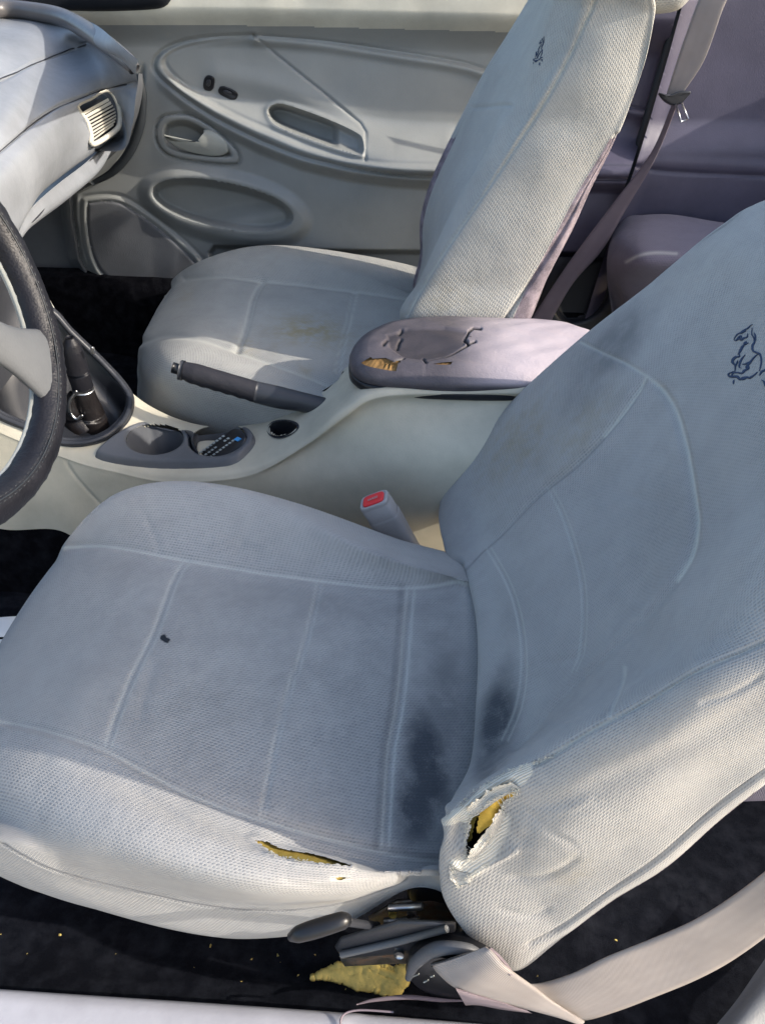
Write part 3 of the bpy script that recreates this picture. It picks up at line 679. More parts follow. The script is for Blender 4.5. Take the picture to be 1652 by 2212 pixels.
# shifter bezel: basin
shI = smooth_poly([(-50, 730), (20, 660), (100, 678), (150, 728), (212, 788), (256, 838), (270, 868), (258, 902), (222, 934), (176, 948), (122, 944), (60, 916), (-20, 866)], 120)
bz, c3, n3 = con_patch('shifter_bezel', shP, [shI], .009, M['dark'], con, rim=.008, rimw=9, follow=True)
rl = near(np.array([v.co for v in bz.data.vertices])[None], *((shP+shI)/2).T, 4)+n3*.001; rl = spline(rl[::3], 120, True); tube('bezel_bead', rl, .0048, M['dark'], bz, seg=10, closed=True)
well('shifter_basin', shI, c3, n3, .000, .05, M['darker'], bz, taper=.85)
# armrest lid
lid2 = np.array([(755, 778), (762, 752), (790, 724), (850, 700), (950, 691), (1080, 694), (1190, 699), (1250, 712), (1300, 735), (1310, 775), (1270, 815), (1180, 831), (1050, 833), (900, 828), (800, 816), (765, 800)], float)
lp_ = spline(lid2, 760, True); ZL = .434
L0 = at_z(lp_[:, 0], lp_[:, 1]-6, ZL); cL = L0.mean(0)
ringsL = []
prof = [(-.006, -.020), (0.0, -.015), (.001, -.008), (-.002, -.001), (-.010, .006), (-.026, .012)]
e = np.roll(L0, -1, 0)-np.roll(L0, 1, 0); e /= np.linalg.norm(e, axis=1, keepdims=True); sN = np.cross([0, 0, 1.0], e); 
if ((L0-cL)*sN).sum() < 0: sN = -sN
for dx_, dz_ in prof: ringsL.append(L0+sN*dx_+np.array([0, 0, dz_]))
Lin = L0-sN*.026
for i in range(1, 90):
    f = 1-i/90.; ringsL.append(cL+(Lin-cL)*f+np.array([0, 0, .012+.009*(1-f*f)]))
for r_ in ringsL[6:]: pass
LD = np.array(ringsL); LD[6:, :, 2] -= 0
LD[6:, :, 2] = np.where(True, LD[6:, :, 2], 0); 
LDp = LD.copy(); NL = np.zeros_like(LD); NL[..., 2] = 1
pu, pv = proj(LD)
gz = lambda cx, cy, a, b: np.exp(-(((pu-cx)/a)**2+((pv-cy)/b)**2))
topm = np.zeros(pu.shape); topm[3:] = 1
LD[..., 2] += topm*(-.008*gz(910, 748, 90, 24)+.003*gz(820, 740, 30, 16)+.002*gz(960, 792, 120, 14)+.0007*np.sin(LDp[..., 0]*90+np.sin(LDp[..., 1]*70))*np.sin(LDp[..., 1]*120+1))
cracks = [[(1038, 709), (1022, 708), (1012, 716), (1004, 730), (1012, 742), (990, 752), (962, 766), (918, 777)], [(1026, 736), (1012, 740), (1004, 730)], [(918, 777), (914, 768), (920, 784)],
          [(776, 770), (800, 778), (832, 776), (850, 779), (872, 770)], [(828, 743), (836, 733)], [(858, 744), (862, 732), (866, 728)], [(862, 718), (868, 712)]]
mk_ = np.zeros(pu.shape+(4,))
for cpts in cracks:
    ddc = seg_dist(pu, pv, cpts); LD[..., 2] -= topm*.004*np.exp(-(ddc/2.6)**2); mk_[..., 0] = np.maximum(mk_[..., 0], topm*np.exp(-(ddc/2.6)**4))
    LD[..., 2] += 0
peel = [(835, 722), (880, 708), (960, 706), (1008, 714), (1004, 742), (960, 765), (918, 776), (870, 765), (840, 745)]
mk_[..., 0] = np.maximum(mk_[..., 0], topm*.55*sst(sdf(pu, pv, peel), -2, 6)); LD[..., 2] -= topm*.0022*sst(sdf(pu, pv, peel), -2, 4)
mk_[..., 1] = topm*(.04+sst(pu, 950, 1130)*.8)*(1-gz(830, 740, 60, 22)*.6)  # rear of the lid painted paler, standing in for sunlight on it
fh = [[(772, 770), (800, 774), (832, 772), (850, 778), (864, 772), (868, 800), (846, 805), (812, 803), (788, 798)], [(936, 788), (955, 784), (980, 782), (974, 794), (960, 807), (946, 806)]]
hl = (topm >= 0) & (pv < 815) & (inside(pu, pv, fh[0]) | inside(pu, pv, fh[1]))
lid = grid('armrest_lid', LD, M['lid'], con, cc=True, marks=mk_, keep=~hl)
NLd = gnormals(LD); NLd = NLd*np.sign(NLd[40, 40, 2]); hk = (sdf(pu, pv, fh[0]) > -9) | (sdf(pu, pv, fh[1]) > -9)
grid('lid_foam', LD-NLd*.0028+NLd*(.0006*np.sin(LDp[..., 0]*900)*np.sin(LDp[..., 1]*800))[..., None], M['foamb'], lid, cc=True, keep=hk)
solid('lid_base', (L0+sN*.002)+np.array([0, 0, -.016]), (0, 0, 1), .014, M['darker'], lid, bev=.003)
# tunnel carpet below the console
rows = [Bo+np.array([0, .004, .004]), Bo+np.array([0, -.010, -.06]), Bo+np.array([0, -.03, -.16]), Bo+np.array([0, -.05, -.26])]
o = grid('tunnel_carpet', dense(rows, 20, 80), M['carpet2']); struct(o)
# ================================================================== HANDBRAKE
def two(u0, v0, u1, v1, y0, y1=None): return at_y(u0, v0, y0), at_y(u1, v1, y1 if y1 is not None else y0)
hb = thing('handbrake', 'dark grey handbrake lever with ribbed grip, raised in front of the armrest', 'handbrake', tuple(at_y(690, 868, .80)))
a, b = two(393, 800, 556, 848, .755)
gp = spline([a, a*.66+b*.34, a*.33+b*.67, b], 50)
gr = tube('grip', gp, [.0125, .0150, .0150, .0150, .0148, .0152, .0150], M['grip'], hb, seg=24, flat=1.15)
# finger scallops under the grip
me = gr.data
for v in me.vertices:
    t = (v.co-Vector(a)).dot(Vector(b-a))/((b-a)@(b-a)); ax = Vector(a)+(Vector(b)-Vector(a))*t; r = v.co-ax
    if r.z < -.004: v.co += Vector((0, 0, 1))*.0016*(math.sin(t*38)*.5+.5)*min(1, -r.z/.012)
a2, b2 = two(373, 794, 393, 800, .755); tube('release_button', [a2, b2+(b2-a2)*.2], .0085, M['darker'], hb, seg=18)
tube('grip_collar', [at_y(389, 799, .755), at_y(397, 801, .755)], .0155, M['dark'], hb, seg=24)
c_ = [at_y(553, 847, .755), at_y(600, 858, .755), at_y(650, 868, .757), at_y(720, 884, .762), at_y(790, 905, .77)]
tube('lever_arm', spline(c_, 30), [.0152, .0158, .0140, .0130, .0135], M['dark'], hb, seg=18, flat=1.15)
tube('boot_edge', spline([at_y(u, v, .815) for u, v in ((676, 866), (700, 856), (725, 845), (742, 828))], 20), .003, M['handle'], hb, seg=8)
# ================================================================== GEAR SELECTOR
gs = thing('gear_selector', 'black gear lever with glossy rounded knob standing in the console bezel', 'gear lever', tuple(at_y(200, 905, .76)))
kp = [at_y(u, v, .745) for u, v in ((151, 728), (158, 760), (168, 800), (180, 838))]
tube('knob', spline(kp, 40), [.006, .0125, .0150, .0160, .0162, .0168, .0165, .0158], M['wheel'], gs, seg=24)
tube('lever_ring', [at_y(179, 836, .745), at_y(181, 843, .745)], .0165, M['steel'], gs, seg=24)
tube('lever_shaft', spline([at_y(u, v, .745) for u, v in ((181, 842), (190, 870), (200, 895), (208, 925))], 24), [.0155, .0175, .0195, .022], M['boot'], gs, seg=20)
tube('shaft_boot', spline([at_y(u, v, .74) for u, v in ((160, 850), (158, 880), (165, 905), (180, 925))], 24), [.008, .018, .022, .026], M['boot'], gs, seg=20)
tube('boot_trim', spline([at_y(u, v, .722) for u, v in ((166, 846), (152, 868), (153, 892), (166, 905), (178, 898))], 24), .0026, M['steel'], gs, seg=8)
solid('lock_button', spline(at_y(np.array([195, 201, 203, 197]), np.array([752, 750, 763, 765]), .738), 16, True), (0, -1, .5), .006, M['steel'], gs, bev=.001)
# ================================================================== REMOTE CONTROL
rc = thing('remote_control', 'black remote control with small pale keys leaning in the rear cup holder', 'remote control', tuple(at_y(470, 960, .72)))
rq = np.array([(417, 990), (455, 1003), (529, 950), (524, 932), (506, 924), (490, 930)], float)
pA = at_z(430, 996, .262); pB = at_z(515, 936, .300); pn = np.array([-.35, -.45, .82]); pn /= np.linalg.norm(pn)
rp = at_plane(*smooth_poly([(414, 992), (428, 999), (456, 1004), (500, 984), (528, 952), (526, 934), (508, 924), (488, 934), (450, 962)], 50).T, pB, pn)
rb_ = solid('remote_body', rp, pn, .018, M['darker'], rc, bev=.003, dome=.001)
du_ = (np.array([(512., 934.)])-np.array([(432., 992.)]))[0]; dv_ = np.array([17., 8.])
KV, KF = [], []
def key(cu, cv, su, sv, mat=None):
    e1 = du_/np.linalg.norm(du_)*su; e2 = dv_/np.linalg.norm(dv_)*sv; cpt = np.array([cu, cv])
    q_ = np.array([cpt-e1-e2, cpt+e1-e2, cpt+e1+e2, cpt-e1+e2]); T_ = at_plane(q_[:, 0], q_[:, 1], pB+pn*.0025, pn)
    V_ = np.concatenate([T_, T_-pn*.003]); F_ = [(0, 1, 2, 3), (0, 4, 5, 1), (1, 5, 6, 2), (2, 6, 7, 3), (3, 7, 4, 0)]
    if mat: mk('remote_key', V_, F_, mat, rb_, smooth=False); return
    k0 = len(KV)*0+sum(len(x) for x in KV); KV.append(V_); KF.extend([tuple(i+k0 for i in f) for f in F_])
for i in range(9):
    for j in (-1, 0, 1):
        p = np.array([438., 986.])+du_*(i*.085)+dv_*(j*.62)
        if i in (5, 6) and j == 0: continue
        if i == 0 and j == -1: continue
        key(p[0], p[1], 2.6, 1.6)
o = mk('keypad', np.concatenate(KV), KF, M['key'], rb_, smooth=False)
key(513, 948, 5, 4.5, M['keyb']); key(424, 988, 3, 2.6, M['keyg'])
# ================================================================== SEATS
def stroke_marks(pu, pv, mask, mk_, items):
    for ch, pts, wd, amt in items:
        dd = seg_dist(pu, pv, spline(pts, 50) if len(pts) > 2 else pts)
        mk_[..., ch] = np.maximum(mk_[..., ch], mask*amt*np.exp(-(dd/wd)**2))
def endfade(pts, wd, pu, pv):
    o_ = 1.0
    for e_ in (pts[0], pts[-1]): o_ = o_*(1-np.exp(-((pu-e_[0])**2+(pv-e_[1])**2)/(wd*2.4)**2))
    return o_
def blob(pu, pv, mask, mk_, ch, cx, cy, a, b, rot, amt, pw=1.5):
    r = math.radians(rot); x = (pu-cx)*math.cos(r)+(pv-cy)*math.sin(r); y = -(pu-cx)*math.sin(r)+(pv-cy)*math.cos(r)
    mk_[..., ch] = np.maximum(mk_[..., ch], mask*amt*np.exp(-((x/a)**2+(y/b)**2)**pw))
seat = thing('bucket_seat', "worn grey cloth driver's seat in the foreground with torn bolsters and soiled backrest", 'car seat', (-.05, .29, .05), 'front seats')
# ---- cushion
Zt = lambda L: [at_z(u, v, z) for u, v, z in L]
r_in_bot = [np.array([x, .535, .16]) for x in (-.36, -.27, -.20, -.10, .0, .10)]
r_in_mid = [np.array([x, y, .26]) for x, y in ((-.375, .50), (-.29, .552), (-.21, .562), (-.10, .553), (0, .530), (.11, .50))]
r_crest = Zt([(172, 1150, .32), (262, 1063, .355), (400, 1040, .365), (590, 1080, .365), (790, 1178, .350), (990, 1246, .322)])
r_inseam = Zt([(128, 1208, .295), (240, 1180, .33), (400, 1208, .338), (640, 1243, .333), (885, 1267, .322), (1080, 1280, .305)])
r_m1 = Zt([(70, 1290, .285), (205, 1275, .327), (375, 1300, .342), (670, 1330, .338), (880, 1360, .325), (1090, 1360, .305)])
r_m2 = Zt([(5, 1400, .275), (140, 1420, .322), (315, 1440, .340), (640, 1480, .336), (872, 1520, .320), (1090, 1520, .30)])
r_outseam = Zt([(-60, 1545, .262), (75, 1573, .308), (235, 1625, .325), (565, 1768, .318), (800, 1828, .302), (1010, 1850, .28)])
r_oc = Zt([(-95, 1660, .255), (35, 1680, .31), (220, 1745, .338), (540, 1850, .340), (770, 1885, .325), (960, 1880, .29)])
r_oe = Zt([(-110, 1730, .24), (20, 1770, .295), (200, 1835, .322), (500, 1915, .325), (735, 1925, .31), (920, 1895, .28)])
yy = [.075, .060, .057, .056, .060, .075]
r_pip = [at_y(u, v, y) for (u, v), y in zip(((-100, 1800), (50, 1838), (210, 1898), (480, 1955), (720, 1952), (895, 1902)), yy)]
r_bt = [at_y(u, v, y) for (u, v), y in zip(((-90, 1850), (80, 1925), (250, 1974), (520, 2026), (730, 2000), (890, 1915)), [.09, .072, .062, .060, .068, .085])]
r_un = [p+np.array([.0, .05, -.035]) for p in r_bt]; r_un2 = [np.array([x, .30, .14]) for x in (-.36, -.27, -.20, -.10, .0, .10)]
body = [r_in_bot, r_in_mid, r_crest, r_inseam, r_m1, r_m2, r_outseam, r_oc, r_oe, r_pip, r_bt, r_un, r_un2]
ctrl = []
for r_ in body:
    p0, p1 = np.array(r_[0]), np.array(r_[1]); f0 = p0+(p0-p1)*.05+np.array([-.006, 0, -.035]); c0 = np.array([-.33, .29, .15])
    f1 = p0+(c0-p0)*.35+np.array([0, 0, -.05]); f1[2] = max(f1[2], .13)
    ctrl.append([f1, f0]+list(r_)+[np.array(r_[-1])+np.array([.05, 0, -.02])])
NR, NC = 560, 430
CU = dense(ctrl, NR, NC, cr=True); Ncu = gnormals(CU, True)
pu, pv = proj(CU); view = ((CAM-CU)*Ncu).sum(-1) > 0
rowi = np.arange(NR)[:, None]/NR*len(body)
mask = (view & (rowi > .8) & (rowi < 10.6) & np.ones((1, NC), bool)).astype(float)
mask *= sst(np.arange(NC), 25, 60)[None]
seam_in = [(120, 1185), (200, 1177), (260, 1182), (400, 1208), (520, 1228), (690, 1250), (830, 1266), (920, 1266), (985, 1258), (1010, 1262)]
seam_out = [(-20, 1555), (60, 1568), (140, 1590), (225, 1618), (310, 1662), (400, 1708), (480, 1740), (565, 1768), (680, 1800), (800, 1830), (900, 1850), (1000, 1862)]
xA = [(400, 1210), (372, 1260), (330, 1370), (290, 1450), (258, 1530), (230, 1615)]
xB = [(690, 1252), (678, 1310), (655, 1400), (620, 1500), (600, 1580), (580, 1680), (566, 1762)]
xC = [(887, 1266), (880, 1340), (872, 1440), (860, 1540), (845, 1620), (838, 1720), (832, 1826)]
off = lambda P_, dx: [(a+dx, b) for a, b in P_]
pip = [(0, 1822), (90, 1868), (170, 1892), (300, 1922), (400, 1944), (480, 1956), (560, 1962), (640, 1962), (720, 1954), (800, 1935), (880, 1906)]
strk = [(seam_in, 9, -.0045), (seam_in, 3, .0012), (seam_out, 10, -.005), (seam_out, 3, .0014), (xA, 8, -.0016), (xB, 7, -.0016), (xC, 12, -.003), (pip, 3, -.0016), (pip, 9, .0012),
        ([(560, 1795), (700, 1835), (850, 1862), (1000, 1880)], 16, -.005), ([(600, 1830), (740, 1868), (840, 1880)], 26, .004), ([(345, 1400), (318, 1480), (295, 1580)], 12, -.0012),
        ([(480, 1150), (540, 1190), (600, 1232)], 16, -.0022), ([(430, 1120), (400, 1200)], 14, -.0012), ([(100, 1500), (180, 1560)], 14, -.0012), ([(640, 1280), (560, 1250), (500, 1300)], 26, -.0015),
        ([(300, 1090), (330, 1150), (350, 1205)], 8, -.0012), ([(560, 1110), (520, 1170), (500, 1220)], 7, -.0010), ([(700, 1180), (690, 1230)], 6, -.0012), ([(440, 1240), (430, 1330)], 7, .0008), ([(120, 1640), (260, 1690), (420, 1780)], 18, -.0018), ([(300, 1700), (470, 1800), (560, 1820)], 10, .0010), ([(880, 1300), (960, 1310), (1010, 1290)], 8, -.0012), ([(600, 1900), (700, 1915), (800, 1905)], 7, -.0010), ([(850, 1880), (900, 1905), (960, 1900)], 10, -.004), ([(845, 1850), (880, 1890)], 8, -.003)]
for pts, wd, dp in strk:
    dd = seg_dist(pu, pv, spline(pts, 60)); CU = CU+Ncu*(mask*dp*np.exp(-(dd/wd)**2)*endfade(pts, wd, pu, pv))[..., None]
CU = CU+Ncu*(mask*.0016*noise2((NR, NC), 9, 77))[..., None]
mk_ = np.zeros((NR, NC, 4))
stroke_marks(pu, pv, mask, mk_, [(1, seam_in, 3, .45), (1, seam_out, 3, .45), (1, off(xA, -4), 3.2, .3), (1, off(xA, 12), 3, .25), (1, off(xB, -5), 2.4, .30), (1, off(xB, 7), 2.4, .22),
    (1, off(xC, -7), 3.2, .42), (1, off(xC, 9), 3, .4), (0, pip, 2.0, .55), (0, off(xC, -20), 9, .35)])
insp = seam_in+[(1010, 1850)]+seam_out[::-1]
mk_[..., 0] = np.maximum(mk_[..., 0], mask*.17*sst(sdf(pu, pv, insp), 0, 40)*sst(pu, 60, 330))
blob(pu, pv, mask, mk_, 0, 925, 1650, 52, 130, -8, 1.0); blob(pu, pv, mask, mk_, 0, 900, 1740, 56, 100, 0, .95); blob(pu, pv, mask, mk_, 0, 965, 1560, 60, 230, -4, .45); blob(pu, pv, mask, mk_, 0, 820, 1500, 40, 300, 3, .16)
blob(pu, pv, mask, mk_, 0, 930, 1790, 60, 70, 0, .45); blob(pu, pv, mask, mk_, 0, 780, 1440, 120, 170, 0, .14); blob(pu, pv, mask, mk_, 0, 500, 1600, 260, 150, 20, .10)
# slit in the outer bolster and the burn hole
def ragged(top_, bot_, n=70, amp=2.2, seed=1):
    r = np.random.default_rng(seed); a = spline(top_, n); b = spline(bot_, n)[::-1]
    a = a+r.normal(size=a.shape)*amp*.5; b = b+r.normal(size=b.shape)*amp; return np.vstack([a, b])
slit = ragged([(547, 1814), (575, 1817), (610, 1832), (660, 1845), (700, 1859), (755, 1877)], [(547, 1816), (570, 1832), (600, 1850), (640, 1861), (690, 1872), (755, 1879)], 60, 1.4, 3)
sd_ = sdf(pu, pv, slit); CU = CU+Ncu*(mask*.0012*np.exp(-((sd_+5)/6)**2))[..., None]
stroke_marks(pu, pv, mask, mk_, [(3, [(600, 1848), (640, 1858), (690, 1869), (745, 1878)], 2.4, .7)])
nick = [(722, 1897), (732, 1894), (745, 1895), (738, 1900), (728, 1900)]
mk_[..., 3] = np.maximum(mk_[..., 3], mask*.8*np.exp(-(seg_dist(pu, pv, [(715, 1898), (752, 1897)])/4)**2))
burn = [(348, 1374), (356, 1371), (360, 1378), (368, 1382), (362, 1389), (352, 1384), (347, 1380)]
kill = (mask > .5) & (inside(pu, pv, slit) | inside(pu, pv, nick))
mk_[..., 0] = np.maximum(mk_[..., 0], mask*sst(sdf(pu, pv, burn), -3, 1))
cush = grid('cushion', CU, M['fab'], seat, cr=True, marks=mk_, keep=~kill)
k2 = mask*np.exp(-(np.maximum(0, -sd_)/26)**2); IN = CU-Ncu*.004
kk = (mask > .5) & (sd_ > -22) | ((mask > .5) & (sdf(pu, pv, nick) > -8))
IN = CU-Ncu*(.0022+.002*sst(sd_, -16, 2))[..., None]
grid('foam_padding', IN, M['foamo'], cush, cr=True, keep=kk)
# burn hole: a small dark pit
bp = near(CU, *np.array(burn, float).T, 4, mask > .5)
solid('burn_mark', bp+np.array([0, 0, .0008]), (0, 0, 1), .002, M['darker'], cush, bev=.0004)
# ---- backrest
P0 = np.array([.10, .30, .30]); NB = np.array([1, 0, -.55]); NB = NB/np.linalg.norm(NB)
def pb(u, v, d): return at_plane(u, v, P0-NB*d, NB)
I = [(992, 1232), (960, 1182), (950, 1100), (985, 1010), (1100, 880), (1250, 740), (1400, 620), (1550, 495), (1680, 430)]
Sx = [(1006, 1236), (1035, 1195), (1090, 1138), (1180, 1052), (1295, 945), (1395, 812), (1520, 690), (1650, 575), (1740, 500)]
Ma = [(1024, 1330), (1075, 1290), (1140, 1230), (1230, 1160), (1340, 1040), (1440, 900), (1560, 770), (1690, 650), (1790, 560)]
Mb = [(1030, 1480), (1090, 1430), (1165, 1385), (1255, 1310), (1370, 1200), (1475, 1060), (1600, 920), (1740, 800), (1860, 680)]
O_ = [(1022, 1640), (1078, 1615), (1160, 1560), (1270, 1465), (1390, 1355), (1495, 1200), (1630, 1060), (1790, 930), (1930, 800)]
Bc = [(975, 1735), (1050, 1672), (1160, 1606), (1290, 1520), (1430, 1430), (1560, 1330), (1720, 1190), (1890, 1060), (2040, 930)]
Qs = [(955, 1800), (1050, 1705), (1185, 1636), (1340, 1546), (1485, 1458), (1650, 1390), (1830, 1290), (2000, 1160), (2150, 1030)]
s1_ = [(952, 1935), (1090, 1850), (1230, 1740), (1380, 1640), (1530, 1550), (1690, 1470), (1870, 1370), (2050, 1250), (2200, 1110)]
s2_ = [(1035, 2045), (1170, 1945), (1300, 1850), (1430, 1760), (1570, 1665), (1720, 1565), (1900, 1460), (2090, 1330), (2240, 1180)]
rr_ = [(1112, 2082), (1220, 2026), (1345, 1935), (1470, 1845), (1610, 1730), (1750, 1620), (1930, 1510), (2120, 1390), (2280, 1220)]
rows = []
rI = np.array([pb(u, v, d) for (u, v), d in zip(I, (.040, .048, .048, .045, .036, .03, .02, .02, 0))])
rS = np.array([pb(u, v, d) for (u, v), d in zip(Sx, (.038, .036, .030, .022, .018, .018, .015, .015, 0))])
rMa = np.array([pb(u, v, d) for (u, v), d in zip(Ma, (.040, .036, .026, .014, .004, .004, .01, .01, 0))])
rMb = np.array([pb(u, v, d) for (u, v), d in zip(Mb, (.040, .036, .026, .014, .004, .004, .01, .01, 0))])
rO = np.array([pb(u, v, d) for (u, v), d in zip(O_, (.040, .034, .026, .016, .010, .010, .01, .01, 0))])
rB = np.array([at_y(u, v, y) for (u, v), y in zip(Bc, (.095, .095, .095, .098, .10, .105, .11, .12, .13))])
rQ = np.array([at_y(u, v, y) for (u, v), y in zip(Qs, (.068, .068, .066, .066, .068, .072, .08, .09, .10))])
r1 = np.array([at_y(u, v, y) for (u, v), y in zip(s1_, (.055, .050, .048, .048, .050, .055, .06, .07, .08))])
r2 = np.array([at_y(u, v, y) for (u, v), y in zip(s2_, (.045, .045, .045, .046, .048, .052, .058, .068, .08))])
r3 = np.array([at_y(u, v, y) for (u, v), y in zip(rr_, (.045, .048, .050, .052, .055, .06, .066, .076, .09))])
if 0:
    for nm, a in dict(I=rI, S=rS, Ma=rMa, Mb=rMb, O=rO, B=rB, Q=rQ, s1=r1, s2=r2, r=r3).items(): print(nm, np.round(a[:7], 2).tolist())
r4 = r3+np.array([.012, .05, .0]); r6 = rI+np.array([.10, .0, -.05]); r6[:, 1] = .49
r5 = (r4+r6)/2+np.array([.01, 0, 0]); r7 = rI+np.array([.035, .012, -.012])
body = [rI, rS, rMa, rMb, rO, rB, rQ, r1, r2, r3, r4, r5, r6, r7]
ctrl = []
for r_ in body:
    c0 = np.array([.17, .28, .20]); c1 = r_[-1]+(np.array([.50, .29, .86])-r_[-1])*.6
    ctrl.append([r_[0]+(c0-r_[0])*.45+np.array([.015, 0, -.012])]+[*r_]+[c1])
NR, NC = 640, 560
BK = dense(ctrl, NR, NC, cr=True); Nb = gnormals(BK, True)
if ((CAM-BK[190, 200])*Nb[190, 200]).sum() < 0: Nb = -Nb
pu, pv = proj(BK); view = ((CAM-BK)*Nb).sum(-1) > 0
rowi = np.arange(NR)[:, None]/NR*len(body)
mask = ((rowi < 9.6) & np.ones((1, NC), bool)).astype(float)*sst(np.arange(NC), 30, 70)[None]
mfront = mask*(rowi < 5.3)
sI = [(1004, 1230), (1050, 1172), (1120, 1108), (1180, 1052), (1240, 1002), (1300, 940), (1350, 880), (1395, 812)]
sO = [(1395, 812), (1430, 845), (1455, 890), (1475, 960), (1492, 1050), (1502, 1130), (1490, 1195), (1465, 1255), (1420, 1320), (1350, 1390), (1290, 1442), (1220, 1500), (1160, 1560), (1095, 1630)]
sT = [(1395, 812), (1350, 785), (1300, 762), (1240, 733)]
hA = [(1050, 1180), (1085, 1240), (1110, 1300), (1124, 1370), (1126, 1450), (1115, 1530), (1090, 1600)]
hB = [(1185, 1052), (1215, 1110), (1240, 1180), (1256, 1250), (1258, 1320), (1252, 1390), (1238, 1450)]
sQ = [(1700, 1370), (1652, 1388), (1560, 1428), (1480, 1460), (1420, 1498), (1370, 1528), (1310, 1560), (1240, 1600), (1180, 1640), (1140, 1655)]
hC = [(1348, 1440), (1335, 1480), (1322, 1520), (1316, 1552)]
rim = [(1130, 2050), (1220, 2003), (1340, 1912), (1470, 1818), (1610, 1705), (1700, 1640)]
wr = [([(1500, 1180), (1440, 1290), (1360, 1370), (1290, 1440), (1200, 1520), (1120, 1610)], 34, .006), ([(1250, 1560), (1330, 1470), (1440, 1400), (1520, 1310), (1600, 1200)], 26, -.003),
      ([(1000, 1760), (1180, 1740), (1380, 1660), (1500, 1600), (1700, 1500)], 30, -.0025),
      ([(1140, 1300), (1180, 1280), (1250, 1240)], 8, -.0010), ([(1150, 1430), (1230, 1420), (1300, 1380)], 9, -.0012), ([(1330, 1060), (1400, 1080), (1460, 1070)], 9, -.0011), ([(1120, 1740), (1190, 1790), (1260, 1830)], 9, -.0009), ([(1105, 1750), (1200, 1750), (1290, 1720)], 9, .0007), ([(1080, 1900), (1180, 1890), (1260, 1840)], 9, -.0014), ([(1060, 1960), (1140, 1980), (1200, 1960)], 8, -.0012), ([(1500, 1520), (1580, 1500), (1660, 1450)], 8, -.0012), ([(1050, 1000), (1130, 1010), (1180, 1000)], 9, -.0010)]
strk = [(sI, 7, -.004), (sO, 9, -.0035), (sT, 6, -.002), (hA, 6, -.0012), (hB, 6, -.0012), (sQ, 5, -.0025), (hC, 5, -.0012), (rim, 5, -.003)]+wr
for pts, wd, dp in strk:
    dd = seg_dist(pu, pv, spline(pts, 60)); BK = BK+Nb*(mask*dp*np.exp(-(dd/wd)**2)*endfade(pts, wd, pu, pv))[..., None]
BK = BK+Nb*(mask*.0018*noise2((NR, NC), 10, 31))[..., None]
mk_ = np.zeros((NR, NC, 4))
stroke_marks(pu, pv, mask, mk_, [(1, sT, 3, .45), (1, sO[:8], 4.5, .55), (1, sI[-3:], 3.5, .6), (1, off(hA, -5), 2, .32), (1, off(hA, 7), 2, .32), (1, off(hB, -5), 2, .28), (1, off(hB, 7), 2, .28),
    (1, sQ, 3.5, .5), (1, hC, 3.5, .4), (0, rim, 2.2, .4), (0, [(a, b+6) for a, b in sI], 3, .35)])
blob(pu, pv, mfront, mk_, 0, 1074, 1560, 40, 100, 10, 1.0); blob(pu, pv, mfront, mk_, 0, 1085, 1560, 22, 70, 8, 1.0); blob(pu, pv, mfront, mk_, 0, 1090, 1480, 26, 60, 8, .5); blob(pu, pv, mfront, mk_, 0, 1050, 1650, 28, 60, 8, .65)
blob(pu, pv, mfront, mk_, 0, 1330, 745, 100, 44, -52, .5); blob(pu, pv, mfront, mk_, 0, 1275, 830, 110, 40, -52, .25); blob(pu, pv, mask, mk_, 2, 1120, 960, 60, 110, 35, .4); blob(pu, pv, mask, mk_, 2, 1250, 930, 40, 120, 40, .3)
blob(pu, pv, mask, mk_, 2, 1240, 1880, 60, 40, -30, .18)
# the tear
tear = [(1119, 1704), (1088, 1715), (1056, 1732), (1038, 1755), (1017, 1770), (1010, 1795), (1006, 1820), (1006, 1852), (1013, 1853), (1020, 1838), (1026, 1829), (1036, 1822), (1049, 1811), (1058, 1801), (1054, 1792), (1065, 1774), (1074, 1760), (1084, 1748), (1080, 1738), (1092, 1730), (1104, 1724)]
tear = np.array(tear, float); tear2 = []
r_ = np.random.default_rng(5)
for i in range(len(tear)):
    a, b = tear[i], tear[(i+1) % len(tear)]
    for f in np.linspace(0, 1, 6, endpoint=False): tear2.append(a+(b-a)*f+r_.normal(size=2)*1.3)
tear2 = np.array(tear2)
st_ = sdf(pu, pv, tear2)
kill = (mask > .3) & (st_ > 0) & (rowi > 4.2)
backing = [(1145, 1648), (1128, 1650), (1100, 1664), (1040, 1698), (1000, 1738), (975, 1750), (950, 1765), (953, 1784), (1006, 1786), (1016, 1768), (1040, 1748), (1056, 1730), (1090, 1712), (1118, 1700), (1135, 1690), (1152, 1668)]
lowb = [(968, 1862), (990, 1857), (1012, 1854), (1026, 1828), (1052, 1808), (1060, 1790), (1080, 1760), (1100, 1766), (1096, 1800), (1070, 1850), (1040, 1880), (1010, 1905), (990, 1918), (975, 1885)]
mk_[..., 3] = np.maximum(mk_[..., 3], mask*(rowi > 4)*np.maximum(.9*sst(sdf(pu, pv, backing), -1, 2)*(pv < 1790), .7*sst(sdf(pu, pv, lowb), -6, 8)))
mk_[..., 3] = np.maximum(mk_[..., 3], mask*(rowi > 4)*.6*np.exp(-(st_/2.5)**2))
puck = [([(1016, 1766), (1056, 1728), (1118, 1700)], 6, .0022), ([(960, 1780), (1000, 1745), (1050, 1706), (1120, 1668)], 7, .0022), ([(1013, 1853), (1054, 1808), (1080, 1752)], 7, .0025),
        ([(990, 1905), (1060, 1865), (1100, 1838), (1130, 1828)], 8, .0022), ([(965, 1860), (1000, 1880)], 7, .003), ([(1000, 1760), (985, 1850)], 14, -.006), ([(1130, 1790), (1090, 1840)], 16, -.003)]
mt_ = mask*(rowi > 4)
